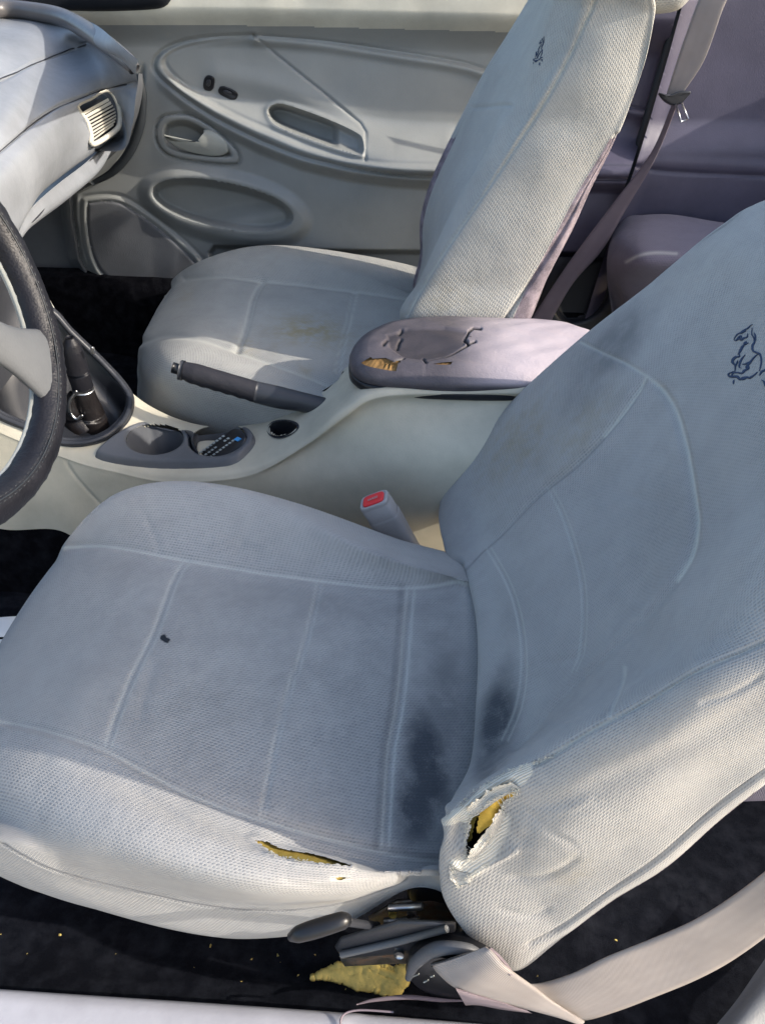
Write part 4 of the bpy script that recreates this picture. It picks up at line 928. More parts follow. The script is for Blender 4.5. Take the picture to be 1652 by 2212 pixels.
for pts, wd, dp in puck:
    dd = seg_dist(pu, pv, pts); BK = BK+Nb*(mt_*dp*np.exp(-(dd/wd)**2)*endfade(pts, wd*.7, pu, pv))[..., None]
BK = BK+Nb*(mt_*np.exp(-(seg_dist(pu, pv, [(980, 1790), (1060, 1790)])/70)**2)*.0018*noise2((NR, NC), 60, 9))[..., None]
vm = mt_ > .3
sidez = (rowi >= 9.35) & (rowi <= 11)
back = grid('backrest', BK, M['fab'], seat, cr=True, marks=mk_, keep=~kill & ~sidez)
grid('back_panel', BK+Nb*.0006, M['vel'], seat, cr=True, keep=(sidez & np.ones((1, NC), bool)))
# foam and dark hollow behind the tear
near_t = vm & (st_ > -24)
grid('torn_hollow', BK-Nb*(.006+.030*sst(st_, -14, 6))[..., None], M['darker'], back, cr=True, keep=near_t)
fpoly = smooth_poly([(1124, 1698), (1085, 1710), (1048, 1732), (1034, 1760), (1028, 1800), (1040, 1800), (1062, 1784), (1080, 1765), (1098, 1745), (1118, 1725)], 60)
sf = sdf(pu, pv, fpoly)
grid('foam_padding', BK-Nb*(.0035-.002*sst(sf, 0, 14))[..., None]+Nb*(.0012*noise2((NR, NC), 70, 2))[..., None], M['foam'], back, cr=True, keep=vm & (sf > 0))
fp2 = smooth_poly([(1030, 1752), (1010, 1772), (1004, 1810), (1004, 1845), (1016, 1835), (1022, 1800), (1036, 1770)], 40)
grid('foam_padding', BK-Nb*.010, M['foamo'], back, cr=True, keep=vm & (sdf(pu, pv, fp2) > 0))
# frayed threads round the tear, the slit and along the open seam
def frays(parent, V, msk, pts, n, ln, seed, mat):
    r = np.random.default_rng(seed); P_ = spline(pts, 200); VV, FF = [], []
    for i in range(n):
        c = P_[r.integers(0, 200)]+r.normal(size=2)*1.5; a = r.uniform(0, 6.28); l = ln*r.uniform(.3, 1)
        q = np.array([c, c+l*.5*np.array([math.cos(a), math.sin(a)])+r.normal(size=2), c+l*np.array([math.cos(a+.5), math.sin(a+.5)])])
        try: w3 = near(V, q[:, 0], q[:, 1], 4, msk)
        except Exception: continue
        if np.abs(w3[0]-w3[2]).max() > .03: continue
        tow = (CAM-w3[0])/np.linalg.norm(CAM-w3[0]); w3 = w3+tow*np.array([[.001], [.003], [.0035]])*r.uniform(.5, 1.3)
        s = np.cross(w3[2]-w3[0], tow); s = s/(np.linalg.norm(s)+1e-9)*.00034
        k0 = len(VV); 
        for p_, f in zip(w3, (1, .8, .3)): VV += [p_-s*f, p_+s*f, p_+tow*.0003*f]
        for j in (0, 1):
            b0 = k0+j*3
            for x in range(3): FF.append((b0+x, b0+(x+1) % 3, b0+3+(x+1) % 3, b0+3+x))
    o = mk('frayed_threads', np.array(VV), FF, mat, parent); o['kind'] = 'stuff'
frays(back, BK, vm & ~kill, [tuple(x) for x in np.vstack([tear, tear[:1]])], 420, 11, 1, M['thread'])
frays(back, BK, vm, [(960, 1775), (990, 1742), (1040, 1700), (1100, 1664), (1150, 1648), (1190, 1634)], 90, 8, 2, M['thread'])
frays(back, BK, vm, [(975, 1870), (985, 1910), (1000, 1905), (1050, 1870)], 90, 9, 6, M['thread'])
frays(cush, CU, None, [(560, 1828), (600, 1847), (650, 1859), (700, 1868), (756, 1878)], 120, 7, 3, M['thread'])
frays(cush, CU, None, [(715, 1898), (760, 1896)], 26, 8, 4, M['thread'])
frays(back, BK, mask > .3, [(1120, 2078), (1220, 2030), (1345, 1940), (1470, 1850), (1640, 1705)], 420, 9, 7, M['vel'])
# loose flaps of torn cloth hanging at the rip
def flap(e0, e1, lift, n=26, m_=14, seed=0):
    a = spline(e0, n); b = spline(e1, n); f = np.linspace(0, 1, m_)[:, None, None]; Q = a[None]*(1-f)+b[None]*f
    Q[-1] += np.random.default_rng(seed).normal(size=Q[-1].shape)*2.2; Q[-2] += np.random.default_rng(seed+1).normal(size=Q[-1].shape)*.8
    W = near(BK, Q[..., 0].ravel(), Q[..., 1].ravel(), 6, vm).reshape(m_, n, 3); tow = CAM-W; tow /= np.linalg.norm(tow, axis=-1, keepdims=True)
    ff = np.linspace(0, 1, m_)[:, None]; W = W+tow*(.0012+lift*ff**1.6*(1+.35*np.sin(np.linspace(0, 9, n)))[None])[..., None]
    mk2 = np.zeros(W.shape[:2]+(4,)); mk2[..., 3] = .25+.7*sst(ff, .45, 1.0)
    grid('torn_flap', W, M['fab'], back, marks=mk2)
flap([(1122, 1702), (1086, 1722), (1056, 1742), (1026, 1764)], [(1104, 1690), (1070, 1700), (1034, 1724), (1004, 1750)], .005, seed=1)
flap([(1092, 1760), (1072, 1800), (1050, 1832), (1020, 1862)], [(1078, 1748), (1054, 1790), (1032, 1818), (1008, 1850)], .006, seed=4)
flap([(965, 1862), (985, 1880), (1015, 1888)], [(972, 1900), (992, 1914), (1016, 1908)], .004, seed=7)
# stitched horse emblem
def crop(x, y, s=11.06, ox=1780, oy=780): return ((ox+x/s)*.864, (oy+y/s)*.864)
emb = [([(1100, 330), (1040, 380), (970, 450), (880, 500), (780, 570), (680, 620), (620, 700), (585, 770)], .9), ([(585, 770), (640, 795), (720, 740), (800, 770), (880, 720), (950, 690), (970, 590)], 1.3),
 ([(760, 600), (860, 545), (930, 520)], 1.5), ([(650, 770), (780, 670), (790, 740)], 1.3), ([(990, 855), (900, 880), (930, 810)], 1.8), ([(900, 880), (850, 940), (800, 1030), (750, 1120), (700, 1180)], 1.4),
 ([(740, 1140), (740, 1230), (650, 1250), (590, 1310), (555, 1390), (590, 1440), (625, 1480), (615, 1650)], 1.7), ([(1090, 430), (1080, 600), (1130, 700), (1160, 830), (1110, 930), (1110, 1060), (1200, 1120), (1290, 1150), (1335, 1250), (1345, 1380), (1320, 1520), (1290, 1640)], 1.3),
 ([(1140, 560), (1180, 660), (1190, 800)], 1.0), ([(1290, 1150), (1180, 1220), (1100, 1320), (1040, 1400), (980, 1480), (990, 1560), (900, 1620), (820, 1690), (700, 1680), (590, 1680), (540, 1740), (530, 1790)], 1.5),
 ([(900, 1180), (830, 1270), (780, 1360), (750, 1440), (740, 1530), (800, 1550)], 1.2), ([(700, 1330), (640, 1500)], .9), ([(800, 1440), (900, 1440), (1000, 1400), (1080, 1350)], 1.2), ([(940, 1470), (950, 1560)], 1.8),
 ([(580, 1640), (450, 1710), (450, 1770), (540, 1790), (680, 1790), (760, 1860), (860, 1830), (960, 1810), (1040, 1820), (1150, 1750), (1240, 1660)], 1.9), ([(740, 1840), (840, 1860), (950, 1820)], 1.6),
 ([(590, 1870), (570, 2000)], .9), ([(1290, 1760), (1360, 1660), (1460, 1610), (1560, 1580), (1700, 1620)], 1.4), ([(1340, 1870), (1420, 1930), (1470, 2060), (1600, 2100)], 1.2), ([(1460, 1780), (1600, 1760), (1720, 1840)], 1.3)]
def emblem(V, N, msk, T, parent, rad, nm='horse_emblem'):
    VV, FF = [], []; nV = V+N*.0006
    for pts, wd in emb:
        pp = np.array([T(*p) for p in pts]); pp = spline(pp, max(6, len(pp)*4)) if len(pp) > 2 else spline(np.vstack([pp[0], pp.mean(0), pp[1]]), 6)
        W = near(nV, pp[:, 0], pp[:, 1], 4, msk); W = (W+np.roll(W, 1, 0)*0+0)  # on the cloth
        T_ = np.gradient(W, axis=0); T_ /= np.linalg.norm(T_, axis=1, keepdims=True)+1e-9
        tow = (CAM-W.mean(0)); tow /= np.linalg.norm(tow); s = np.cross(T_, tow); k0 = len(VV); n = len(W); tp = np.sin(np.linspace(.25, 2.9, n))[:, None]
        for j in range(n):
            VV += [W[j]-s[j]*rad*wd*tp[j], W[j]+tow*rad*.8, W[j]+s[j]*rad*wd*tp[j], W[j]-tow*rad*.3]
        for j in range(n-1):
            for x in range(4): FF.append((k0+j*4+x, k0+j*4+(x+1) % 4, k0+j*4+4+(x+1) % 4, k0+j*4+4+x))
    mk(nm, np.array(VV), FF, M['navy'], parent)
emblem(BK, Nb, (mask > .5) & view, crop, back, .0011)
# ---- recliner, lever, brackets
lv = tube('recline_lever', spline([at_y(u, v, y) for u, v, y in ((628, 2024, .022), (650, 2016, .022), (690, 2004, .026), (735, 1990, .032), (752, 1986, .036))], 30), [.004, .0072, .0080, .0080, .0075, .005], M['darker'], seat, seg=20)
tube('lever_arm', spline([at_y(u, v, y) for u, v, y in ((740, 1990, .036), (780, 1996, .045), (815, 2000, .055))], 16), .0038, M['dark'], seat, seg=12)
dc = spline(at_y(np.array([880, 905, 935, 962, 975, 960, 915, 885]), np.array([1925, 1905, 1898, 1902, 1940, 1965, 1965, 1950]), .085), 40, True)
solid('pivot_cover', dc, (0, -1, .2), .006, M['darker'], seat, bev=.004)
br = at_y(np.array([795, 855, 930, 1000, 1000, 930, 860, 800]), np.array([1985, 1950, 1945, 1960, 2020, 2012, 2012, 2010]), .085)
solid('hinge_bracket', br, (0, -1, .15), .005, M['rust'], seat, bev=.002)
for a, b in (((840, 1962), (912, 1958)), ((830, 1990), (905, 1986))):
    p, q = two(*a, *b, .066); tube('steel_pin', [p, q], .0034, M['steel'], seat, seg=10)
r0 = np.random.default_rng(8)
for i in range(6):
    u, v = r0.uniform(820, 975), r0.uniform(1960, 2005); p = at_y(u, v, .066); s = r0.uniform(.002, .0045)
    tube('rusty_bolt', [p, p+np.array([0, -.005, .002])], s, M['rust'] if i % 2 else M['foamo'], seat, seg=7)
# slanting rail cover with light edge strip
rc1 = at_y(np.array([722, 735, 860, 985, 985, 900, 740]), np.array([2050, 2030, 1992, 1996, 2040, 2062, 2075]), .045)
solid('rail_cover', rc1, (0, -1, .35), .006, M['dark'], seat, bev=.003)
rs = [at_y(u, v, .0415) for u, v in ((738, 2062), (860, 2034), (965, 2006))]
tube('cover_edge', rs, .0036, M['dashlow'], seat, seg=8)
sl_ = at_y(np.array([735, 900, 975, 975, 860, 745]), np.array([2076, 2046, 2040, 2090, 2084, 2090]), .05)
solid('seat_rail', sl_, (0, -1, .2), .006, M['rust'], seat, bev=.002)
p = at_y(862, 2052, .046); tube('rail_bolt', [p, p+np.array([0, -.006, .002])], .005, M['steel'], seat, seg=10)
# big round black recliner cover
cyl = thing('belt_anchor_cover', 'round black plastic cover under the torn corner of the driver seat', 'anchor cover', tuple(at_y(985, 2100, .03)))
ring_c = at_y(990, 2078, .045)
def arcrow(pts, y): return [at_y(u, v, y) for u, v in pts]
rws = [arcrow(((884, 2060), (900, 2022), (950, 1998), (1010, 1996), (1070, 2020), (1098, 2062)), .075),
       arcrow(((878, 2070), (892, 2030), (945, 2003), (1012, 2001), (1072, 2028), (1102, 2072)), .060),
       arcrow(((876, 2094), (892, 2056), (945, 2034), (1015, 2036), (1072, 2060), (1102, 2098)), .034),
       arcrow(((880, 2104), (896, 2066), (945, 2044), (1015, 2046), (1068, 2070), (1098, 2106)), .028)]
cv = grid('cover_drum', dense(rws, 24, 60), M['darker'], cyl)
tube('cover_band', spline(arcrow(((882, 2112), (900, 2076), (945, 2050), (1010, 2050), (1060, 2074)), .0265), 40), [.0035, .006, .0065, .005, .002], M['grey'], cyl, seg=10)
face = spline(at_y(np.array([880, 900, 950, 1012, 1066, 1096, 1085, 1040, 980, 920, 886]), np.array([2100, 2072, 2050, 2050, 2074, 2108, 2140, 2165, 2168, 2150, 2125]), .029), 60, True)
solid('cover_face', face, (0, -1, .5), .03, M['darker'], cyl, bev=.005, dome=.004)
for a, b in (((885, 2112), (905, 2104)), ((915, 2122), (925, 2117)), ((930, 2110), (937, 2108))):
    p, q = two(*a, *b, .024); tube('scuff', [p, q], .0008, M['handle'], cyl, seg=6)
# ---- passenger seat
ps = thing('bucket_seat', 'cleaner grey cloth passenger seat beside the far door with yellowish stain on its cushion', 'car seat', (-.05, 1.15, .05), 'front seats')
rows = [[np.array([x, .955, .12]) for x in (-.40, -.33, -.22, -.10, .06)],
 Zt([(322, 880, .19), (352, 925, .19), (460, 960, .19), (600, 990, .19), (780, 1010, .19)]),
 Zt([(304, 800, .255), (332, 850, .285), (470, 880, .30), (600, 905, .30), (780, 930, .30)]),
 Zt([(308, 765, .28), (362, 792, .338), (480, 806, .350), (600, 840, .350), (780, 890, .345)]),
 Zt([(318, 735, .295), (410, 738, .338), (552, 772, .338), (690, 824, .332), (860, 870, .33)]),
 Zt([(332, 700, .30), (430, 690, .336), (560, 705, .336), (740, 740, .33), (930, 770, .325)]),
 Zt([(350, 660, .305), (450, 650, .338), (570, 650, .338), (760, 675, .33), (950, 700, .325)]),
 Zt([(378, 618, .305), (470, 606, .343), (566, 607, .346), (740, 625, .336), (960, 655, .325)]),
 Zt([(396, 596, .30), (452, 556, .352), (560, 534, .368), (700, 562, .362), (900, 630, .33)]),
 [np.array([x, y, z]) for x, y, z in ((-.42, 1.33, .27), (-.35, 1.40, .31), (-.25, 1.43, .31), (-.12, 1.42, .31), (.08, 1.38, .29))],
 [np.array([x, 1.36, .12]) for x in (-.40, -.33, -.22, -.10, .06)]]
ctrl = []
for r_ in rows:
    p0, p1 = np.array(r_[0]), np.array(r_[1]); c0 = np.array([-.36, 1.16, .14]); f0 = p0+(p0-p1)*.04+np.array([-.004, 0, -.04]); f1 = p0+(c0-p0)*.3; f1[2] = .13
    ctrl.append([f1, f0]+list(r_)+[np.array(r_[-1])+np.array([.06, 0, -.02])])
NR, NC = 300, 260
PC = dense(ctrl, NR, NC, cr=True); Np = gnormals(PC, True)
pu, pv = proj(PC); view = ((CAM-PC)*Np).sum(-1) > 0
mask = (view & np.ones((1, NC), bool)).astype(float)*sst(np.arange(NC), 18, 40)[None]
sn = [(306, 742), (360, 726), (427, 733), (490, 750), (552, 770), (630, 800), (703, 826), (800, 862)]; sf_ = [(400, 604), (480, 600), (565, 605), (640, 612), (720, 622), (800, 632), (900, 648)]
ca = [(566, 606), (548, 640), (532, 700), (512, 752)]; cb = [(766, 630), (752, 690), (738, 750), (728, 800)]
for pts, wd, dp in [(sn, 7, -.0045), (sf_, 6, -.004), (ca, 8, -.005), (cb, 6, -.004)]:
    PC = PC+Np*(mask*dp*np.exp(-(seg_dist(pu, pv, spline(pts, 40))/wd)**2))[..., None]
PC = PC+Np*(mask*.002*noise2((NR, NC), 8, 55))[..., None]
mk_ = np.zeros((NR, NC, 4))
stroke_marks(pu, pv, mask, mk_, [(1, sn, 3, .3), (1, sf_, 3, .3), (1, off(ca, -5), 2.2, .35), (1, off(ca, 6), 2.2, .35), (1, off(cb, -5), 2.2, .3), (1, off(cb, 6), 2.2, .3)])
blob(pu, pv, mask, mk_, 2, 665, 715, 75, 30, 4, .95, 1); blob(pu, pv, mask, mk_, 2, 535, 745, 24, 20, 0, .5, 1); blob(pu, pv, mask, mk_, 2, 620, 730, 40, 20, -20, .4, 1)
blob(pu, pv, mask, mk_, 2, 660, 800, 20, 12, 30, .35, 1); blob(pu, pv, mask, mk_, 2, 400, 640, 26, 16, -60, .3, 1)
grid('cushion', PC, M['fab2'], ps, cr=True, marks=mk_)
st_n = 9
def yr(L, y): return np.array([at_y(u, v, (y if np.isscalar(y) else y[i])) for i, (u, v) in enumerate(L)])
L_ = yr([(898, 650), (910, 560), (912, 480), (938, 390), (995, 270), (1050, 163), (1103, 78), (1150, 0), (1190, -70)], [1.20]*9)
Lf = yr([(900, 655), (920, 565), (935, 470), (965, 380), (1022, 265), (1072, 175), (1122, 90), (1165, 5), (1205, -70)], [1.10]*9)
C_ = yr([(900, 660), (925, 575), (962, 475), (1010, 375), (1062, 285), (1104, 215), (1150, 110), (1190, 10), (1225, -70)], [.985]*9)
Bf = yr([(868, 682), (905, 600), (958, 492), (1015, 388), (1066, 298), (1118, 222), (1170, 110), (1208, 10), (1240, -70)], [.948]*9)
Bn = yr([(872, 700), (915, 612), (980, 500), (1045, 395), (1100, 305), (1150, 225), (1200, 125), (1240, 20), (1268, -70)], [.918]*9)
Sm = yr([(895, 712), (945, 610), (1020, 480), (1082, 380), (1132, 292), (1180, 215), (1226, 120), (1268, 20), (1292, -70)], [.905]*9)
Sd = yr([(985, 712), (1040, 610), (1110, 490), (1165, 390), (1215, 300), (1258, 220), (1302, 125), (1335, 25), (1350, -70)], [.895]*9)
Rr = yr([(1082, 712), (1130, 610), (1190, 500), (1240, 410), (1292, 325), (1340, 235), (1380, 130), (1398, 30), (1400, -60)], [.897]*9)
Rb = yr([(1133, 712), (1172, 620), (1225, 515), (1266, 425), (1312, 335), (1354, 240), (1394, 130), (1412, 22), (1412, -60)], [.908]*9)
Rc = Rb+np.array([.008, .10, .0]); Rd = L_+np.array([.13, .06, -.01]); Re = L_+np.array([.05, .10, -.01]); Rf_ = L_+np.array([.0, .04, -.002])
body = [L_, Lf, C_, Bf, Bn, Sm, Sd, Rr, Rb, Rc, Rd, Re, Rf_]
ctrl = []
for r_ in body:
    c0 = np.array([.12, 1.12, .22]); c1 = np.array([.40, 1.12, .93])
    ctrl.append([r_[0]+(c0-r_[0])*.5]+[*r_]+[r_[-1]+(c1-r_[-1])*.6])
NR, NC = 320, 300
PB = dense(ctrl, NR, NC, cr=True); Npb = gnormals(PB, True)
if ((CAM-PB[150, 150])*Npb[150, 150]).sum() < 0: Npb = -Npb
pu, pv = proj(PB); rowi = np.arange(NR)[:, None]/NR*len(body); mask = ((rowi < 8.4) & np.ones((1, NC), bool)).astype(float)
ys = [(1285, 0), (1262, 50), (1200, 180), (1130, 291), (1060, 395), (1000, 482), (930, 590), (880, 680)]; rs_ = [(1330, 290), (1300, 350), (1232, 470), (1150, 600), (1082, 700)]
for pts, wd, dp in [(ys, 4, -.003), (rs_, 4, -.004), ([(1103, 228), (1055, 230), (1020, 232)], 4, -.002)]:
    PB = PB+Npb*(mask*dp*np.exp(-(seg_dist(pu, pv, spline(pts, 40))/wd)**2))[..., None]
PB = PB+Npb*(mask*.0018*noise2((NR, NC), 9, 66))[..., None]
mk_ = np.zeros((NR, NC, 4)); stroke_marks(pu, pv, mask, mk_, [(1, ys, 2.2, .45), (2, ys, 3, .2), (0, rs_, 2.4, .7)])
blob(pu, pv, mask, mk_, 2, 960, 650, 80, 50, 0, .25, 1)
velm = (rowi > 7.15) & (pv > 300) & np.ones((1, NC), bool) | (rowi > 8.3) & (rowi < 10.5) & np.ones((1, NC), bool)
pbk = grid('backrest', PB, M['fab2'], ps, cr=True, marks=mk_, keep=~velm)
grid('back_panel', PB, M['vel'], ps, cr=True, keep=velm)
emblem(PB, Npb, mask > .5, lambda x, y: (1152+(x-400)*.016-(y-1000)*.010+6, 78+(y-330)*.036), pbk, .0007)
hr = thing_h = None
hc = at_y(1345, -44, 1.04); 
rows = []
for f, s in ((-1, .02), (-.92, .8), (-.6, 1), (0, 1.05), (.6, 1), (.92, .8), (1, .02)):
    t = np.linspace(0, 2*np.pi, 16, endpoint=False)
    rows.append(np.stack([hc[0]+.02+.052*s*np.sign(np.cos(t))*np.abs(np.cos(t))**.6, np.full(16, hc[1]+f*.15), hc[2]+.030+.060*s*np.sign(np.sin(t))*np.abs(np.sin(t))**.6], -1))
grid('headrest', dense(rows, 40, 60, cc=True), M['fab2'], ps, cc=True, marks=np.zeros((40, 60, 4)))
for dy in (-.06, .06): tube('headrest_post', [hc+np.array([.02, dy, .0]), hc+np.array([.0, dy, -.12])], .006, M['steel'], ps)
# ---- rear seat
rows = [Zt([(1335, 710, .20), (1400, 740, .20), (1500, 780, .20), (1600, 800, .20), (1700, 800, .20)]),
 Zt([(1312, 595, .34), (1345, 620, .345), (1450, 640, .345), (1560, 640, .345), (1700, 640, .345)]),
 Zt([(1314, 535, .385), (1370, 555, .425), (1450, 560, .432), (1560, 560, .432), (1700, 560, .43)]),
 Zt([(1326, 500, .395), (1372, 498, .435), (1450, 500, .442), (1560, 510, .442), (1700, 520, .44)]),
 Zt([(1345, 478, .40), (1395, 467, .428), (1460, 466, .436), (1560, 482, .43), (1700, 500, .42)]),
 [np.array([x, 1.43, .34]) for x in (.48, .54, .63, .75, .9)]]
ctrl = [[np.array(r_[0])+np.array([.03, 0, -.1])]+list(r_) for r_ in rows]
RS = dense(ctrl, 120, 120); rr0 = np.zeros(RS.shape[:2]+(4,)); pu, pv = proj(RS)
stroke_marks(pu, pv, 1, rr0, [(1, [(1352, 566), (1380, 552), (1415, 546), (1460, 548)], 3.5, .5)])  # pale arc painted on the cloth for a sunlit line
rsr = thing('rear_bench', 'purple grey cloth rear seat cushion seen past the passenger seat, with a painted pale arc for its sunlit edge', 'rear seat', (.6, 1.2, .05))
grid('cushion', RS, M['fabr'], rsr, marks=rr0)
grid('seat_back', dense([[np.array([.86+.1*i, y, .30+.28*i]) for y in (.80, 1.0, 1.2, 1.42)] for i in (0, 1, 2)], 20, 20), M['fabr'], rsr, marks=np.zeros((20, 20, 4)))
# ================================================================== BELTS
def ribbon(name, top_, bot_, mat, parent=None, n=60, m_=10, thick=.0014, uvs=None, cup=0.0):
    a = spline(top_, n); b = spline(bot_, n); f = np.linspace(0, 1, m_)[:, None, None]
    V = a[None]*(1-f)+b[None]*f; N = gnormals(V)
    if ((CAM-V)*N).sum() < 0: N = -N
    V = V+N*(cup*np.sin(np.linspace(0, np.pi, m_))[:, None, None])
    V = V+N*(.0009*np.sin(np.linspace(0, 7, V.shape[1]))[None]*np.sin(np.linspace(0, 4, V.shape[0]))[:, None])[..., None]
    A = V; Bk = V[::-1]-N[::-1]*thick
    return grid(name, np.concatenate([A, Bk]), mat, parent, cr=True)
belt = thing('seat_belt', "pale beige driver's seat belt webbing draped and folded across the floor behind the driver seat", 'seat belt', tuple(at_y(1250, 2190, .02)))
ya = [.02, .022, .025, .03, .035, .04, .045, .05]
ta = [at_y(u, v, y) for (u, v), y in zip(((1090, 2108), (1150, 2128), (1230, 2108), (1310, 2070), (1400, 2034), (1500, 1990), (1600, 1926), (1720, 1830)), ya)]
ba = [at_y(u, v, y-.012) for (u, v), y in zip(((1180, 2170), (1215, 2196), (1262, 2206), (1330, 2186), (1410, 2154), (1510, 2112), (1600, 2062), (1740, 1960)), ya)]
ribbon('webbing', ta, ba, M['web'], belt, 70, 12, cup=.002)
tb = [at_y(u, v, y) for (u, v), y in zip(((1048, 2046), (1062, 2058), (1092, 2090), (1150, 2132), (1200, 2170), (1262, 2208)), (.016, .012, .006, .006, .008, .009))]
bb_ = [at_y(u, v, y) for (u, v), y in zip(((932, 2086), (948, 2108), (985, 2136), (1050, 2156), (1130, 2178), (1240, 2209)), (.016, .010, .002, .002, .005, .008))]
ribbon('webbing_fold', tb, bb_, M['web'], belt, 60, 12, cup=.002)
ribbon('webbing_loop', [at_y(u, v, y) for u, v, y in ((1048, 2046, .016), (1046, 2056, .024), (1060, 2075, .028))], [at_y(u, v, y) for u, v, y in ((930, 2086, .016), (936, 2078, .024), (1010, 2062, .028))], M['web'], belt, 16, 6)
ribbon('webbing_edge', [at_y(u, v, y) for u, v, y in ((1052, 2052, .0145), (1072, 2074, .009), (1102, 2108, .004))], [at_y(u, v, y) for u, v, y in ((1060, 2048, .0155), (1082, 2066, .012), (1112, 2104, .007))], M['webd'], belt, 16, 4)
ribbon('webbing_underside', [at_y(u, v, y) for u, v, y in ((985, 2138, .000), (1050, 2158, .000), (1130, 2180, .003))], [at_y(u, v, y) for u, v, y in ((1005, 2172, -.0), (1060, 2176, -.0), (1150, 2190, .001))], M['webd'], belt, 16, 4)
# far belt with latch plate
pbt = thing('seat_belt', 'mauve passenger seat belt hanging down the far pillar with its metal latch plate', 'seat belt', tuple(at_y(1455, 215, 1.36)))
ribbon('webbing', [at_y(u, v, 1.355) for u, v in ((1520, -30), (1500, 20), (1468, 110), (1438, 205))], [at_y(u, v, 1.335) for u, v in ((1585, -30), (1560, 20), (1520, 130), (1474, 200))], M['web'], pbt, 40, 8)
ribbon('lower_webbing', [at_y(u, v, 1.375) for u, v in ((1452, 222), (1405, 330), (1330, 430), (1262, 520), (1205, 600), (1140, 700))], [at_y(u, v, 1.36) for u, v in ((1462, 224), (1412, 345), (1352, 450), (1300, 540), (1235, 615), (1175, 720))], M['webd'], pbt, 40, 6)
lp = spline(at_y(np.array([1424, 1440, 1470, 1492, 1482, 1470, 1450, 1432]), np.array([200, 206, 196, 198, 212, 224, 226, 214]), 1.33), 40, True)
lt = solid('latch_housing', lp, (0, -1, .3), .012, M['dark'], pbt, bev=.002)
def bar(name, u0, v0, u1, v1, y, r, mat, parent): p, q = two(u0, v0, u1, v1, y); return tube(name, [p, q], r, mat, parent, seg=10, flat=.5)
for a in ((1459, 226, 1470, 262), (1471, 222, 1485, 256), (1469, 262, 1485, 257)): bar('latch_tongue', *a, 1.328, .0035, M['steel'], lt)
# buckle of the driver's belt
bk = thing('belt_buckle', 'grey seat belt buckle with red release button, standing between driver cushion and console', 'buckle', tuple(at_y(860, 1180, .57)))
YB = .553
cs = [(806, 1078, 1.0), (822, 1112, 1.0), (842, 1150, .97), (868, 1190, .93), (915, 1245, .84), (950, 1300, .8)]
half = np.array([.0165, .0, .0]); dep = np.array([0, .011, .0])
rows = []
axis = at_y(915, 1245, YB)-at_y(806, 1078, YB); axis /= np.linalg.norm(axis)
e1 = np.array([axis[2], 0, -axis[0]]); e1 = -e1 if e1[0] < 0 else e1; e1 /= np.linalg.norm(e1); e2 = np.cross(axis, e1); 
t = np.linspace(0, 2*np.pi, 40, endpoint=False)
sq = lambda x, p: np.sign(x)*np.abs(x)**p
def bring(c, s, w_=.0215, d_=.0150): return c+e1*(w_*s*sq(np.cos(t), .45))[:, None]+e2*(d_*s*sq(np.sin(t), .45))[:, None]
cc0 = at_y(806, 1078, YB)
ax = lambda d: cc0+axis*d
L_b = [bring(ax(.002), .80), bring(ax(.0), .90), bring(ax(.002), .98), bring(ax(.006), 1.0), bring(ax(.0065), .985), bring(ax(.0075), .985), bring(ax(.008), 1.0), bring(ax(.030), 1.0), bring(ax(.0305), 1.0)]
grid('buckle_head', np.stack(L_b), M['buckle'], bk, cc=True)
L_c = [bring(ax(.0300), 1.03), bring(ax(.0315), 1.06), bring(ax(.036), 1.05), bring(ax(.055), 1.02), bring(ax(.085), .94), bring(ax(.13), .86)]
grid('buckle_sleeve', np.stack(L_c), M['buckle'], bk, cc=True)
rbn = solid('release_button', bring(ax(-.0012), .74, .0215, .0150), -axis, .006, M['red'], bk, bev=.0012, dome=-.001)
solid('buckle_face', bring(ax(.0016), .86), -axis, .004, M['buckle'], bk, bev=.001)
# PRESS lettering, pressed into the button
def text_on(name, body, c, ex, ey, size, mat, parent):
    cu = bpy.data.curves.new(name, 'FONT'); cu.body = body; cu.size = size; cu.align_x = 'CENTER'; cu.align_y = 'CENTER'; cu.extrude = .0001
    ob = bpy.data.objects.new(name, cu); COL.objects.link(ob); dg = bpy.context.evaluated_depsgraph_get(); dg.update()
    me = bpy.data.meshes.new_from_object(ob.evaluated_get(dg)); bpy.data.objects.remove(ob); me.materials.append(mat)
    ez = np.cross(ex, ey); co = np.empty(len(me.vertices)*3); me.vertices.foreach_get('co', co); co = co.reshape(-1, 3)
    w3 = c+co[:, :1]*ex+co[:, 1:2]*ey+co[:, 2:]*ez; me.vertices.foreach_set('co', w3.astype(np.float32).ravel()); me.update()
    o2 = bpy.data.objects.new(name, me); COL.objects.link(o2); o2.parent = parent; return o2
text_on('press_lettering', 'PRESS', ax(-.0016), e1, -e2 if e2[2] < 0 else e2, .006, M['buckle'], rbn)
ribbon('buckle_strap', [at_y(950, 1215, .53), at_y(975, 1222, .53), at_y(998, 1226, .52)], [at_y(955, 1235, .53), at_y(980, 1240, .53), at_y(1000, 1242, .52)], M['webd'], bk, 16, 5)
# ================================================================== STEERING WHEEL
WC = np.array([-.4298, .289, .7182]); AL, RW = .3293, .1815
wa = np.array([-math.sin(AL), 0, math.cos(AL)]); wb = np.array([0, 1.0, 0]); wn = np.cross(wa, wb); wn = wn if wn[0] > 0 else -wn
sw = thing('steering_wheel', 'black leather wrapped steering wheel with grey spokes at the left edge', 'steering wheel', tuple(WC))
def wpt(t, r=RW, o=0.0): return WC+r*(np.cos(t)[..., None]*wa+np.sin(t)[..., None]*wb)+wn*o
t = np.linspace(0, 2*np.pi, 220, endpoint=False)
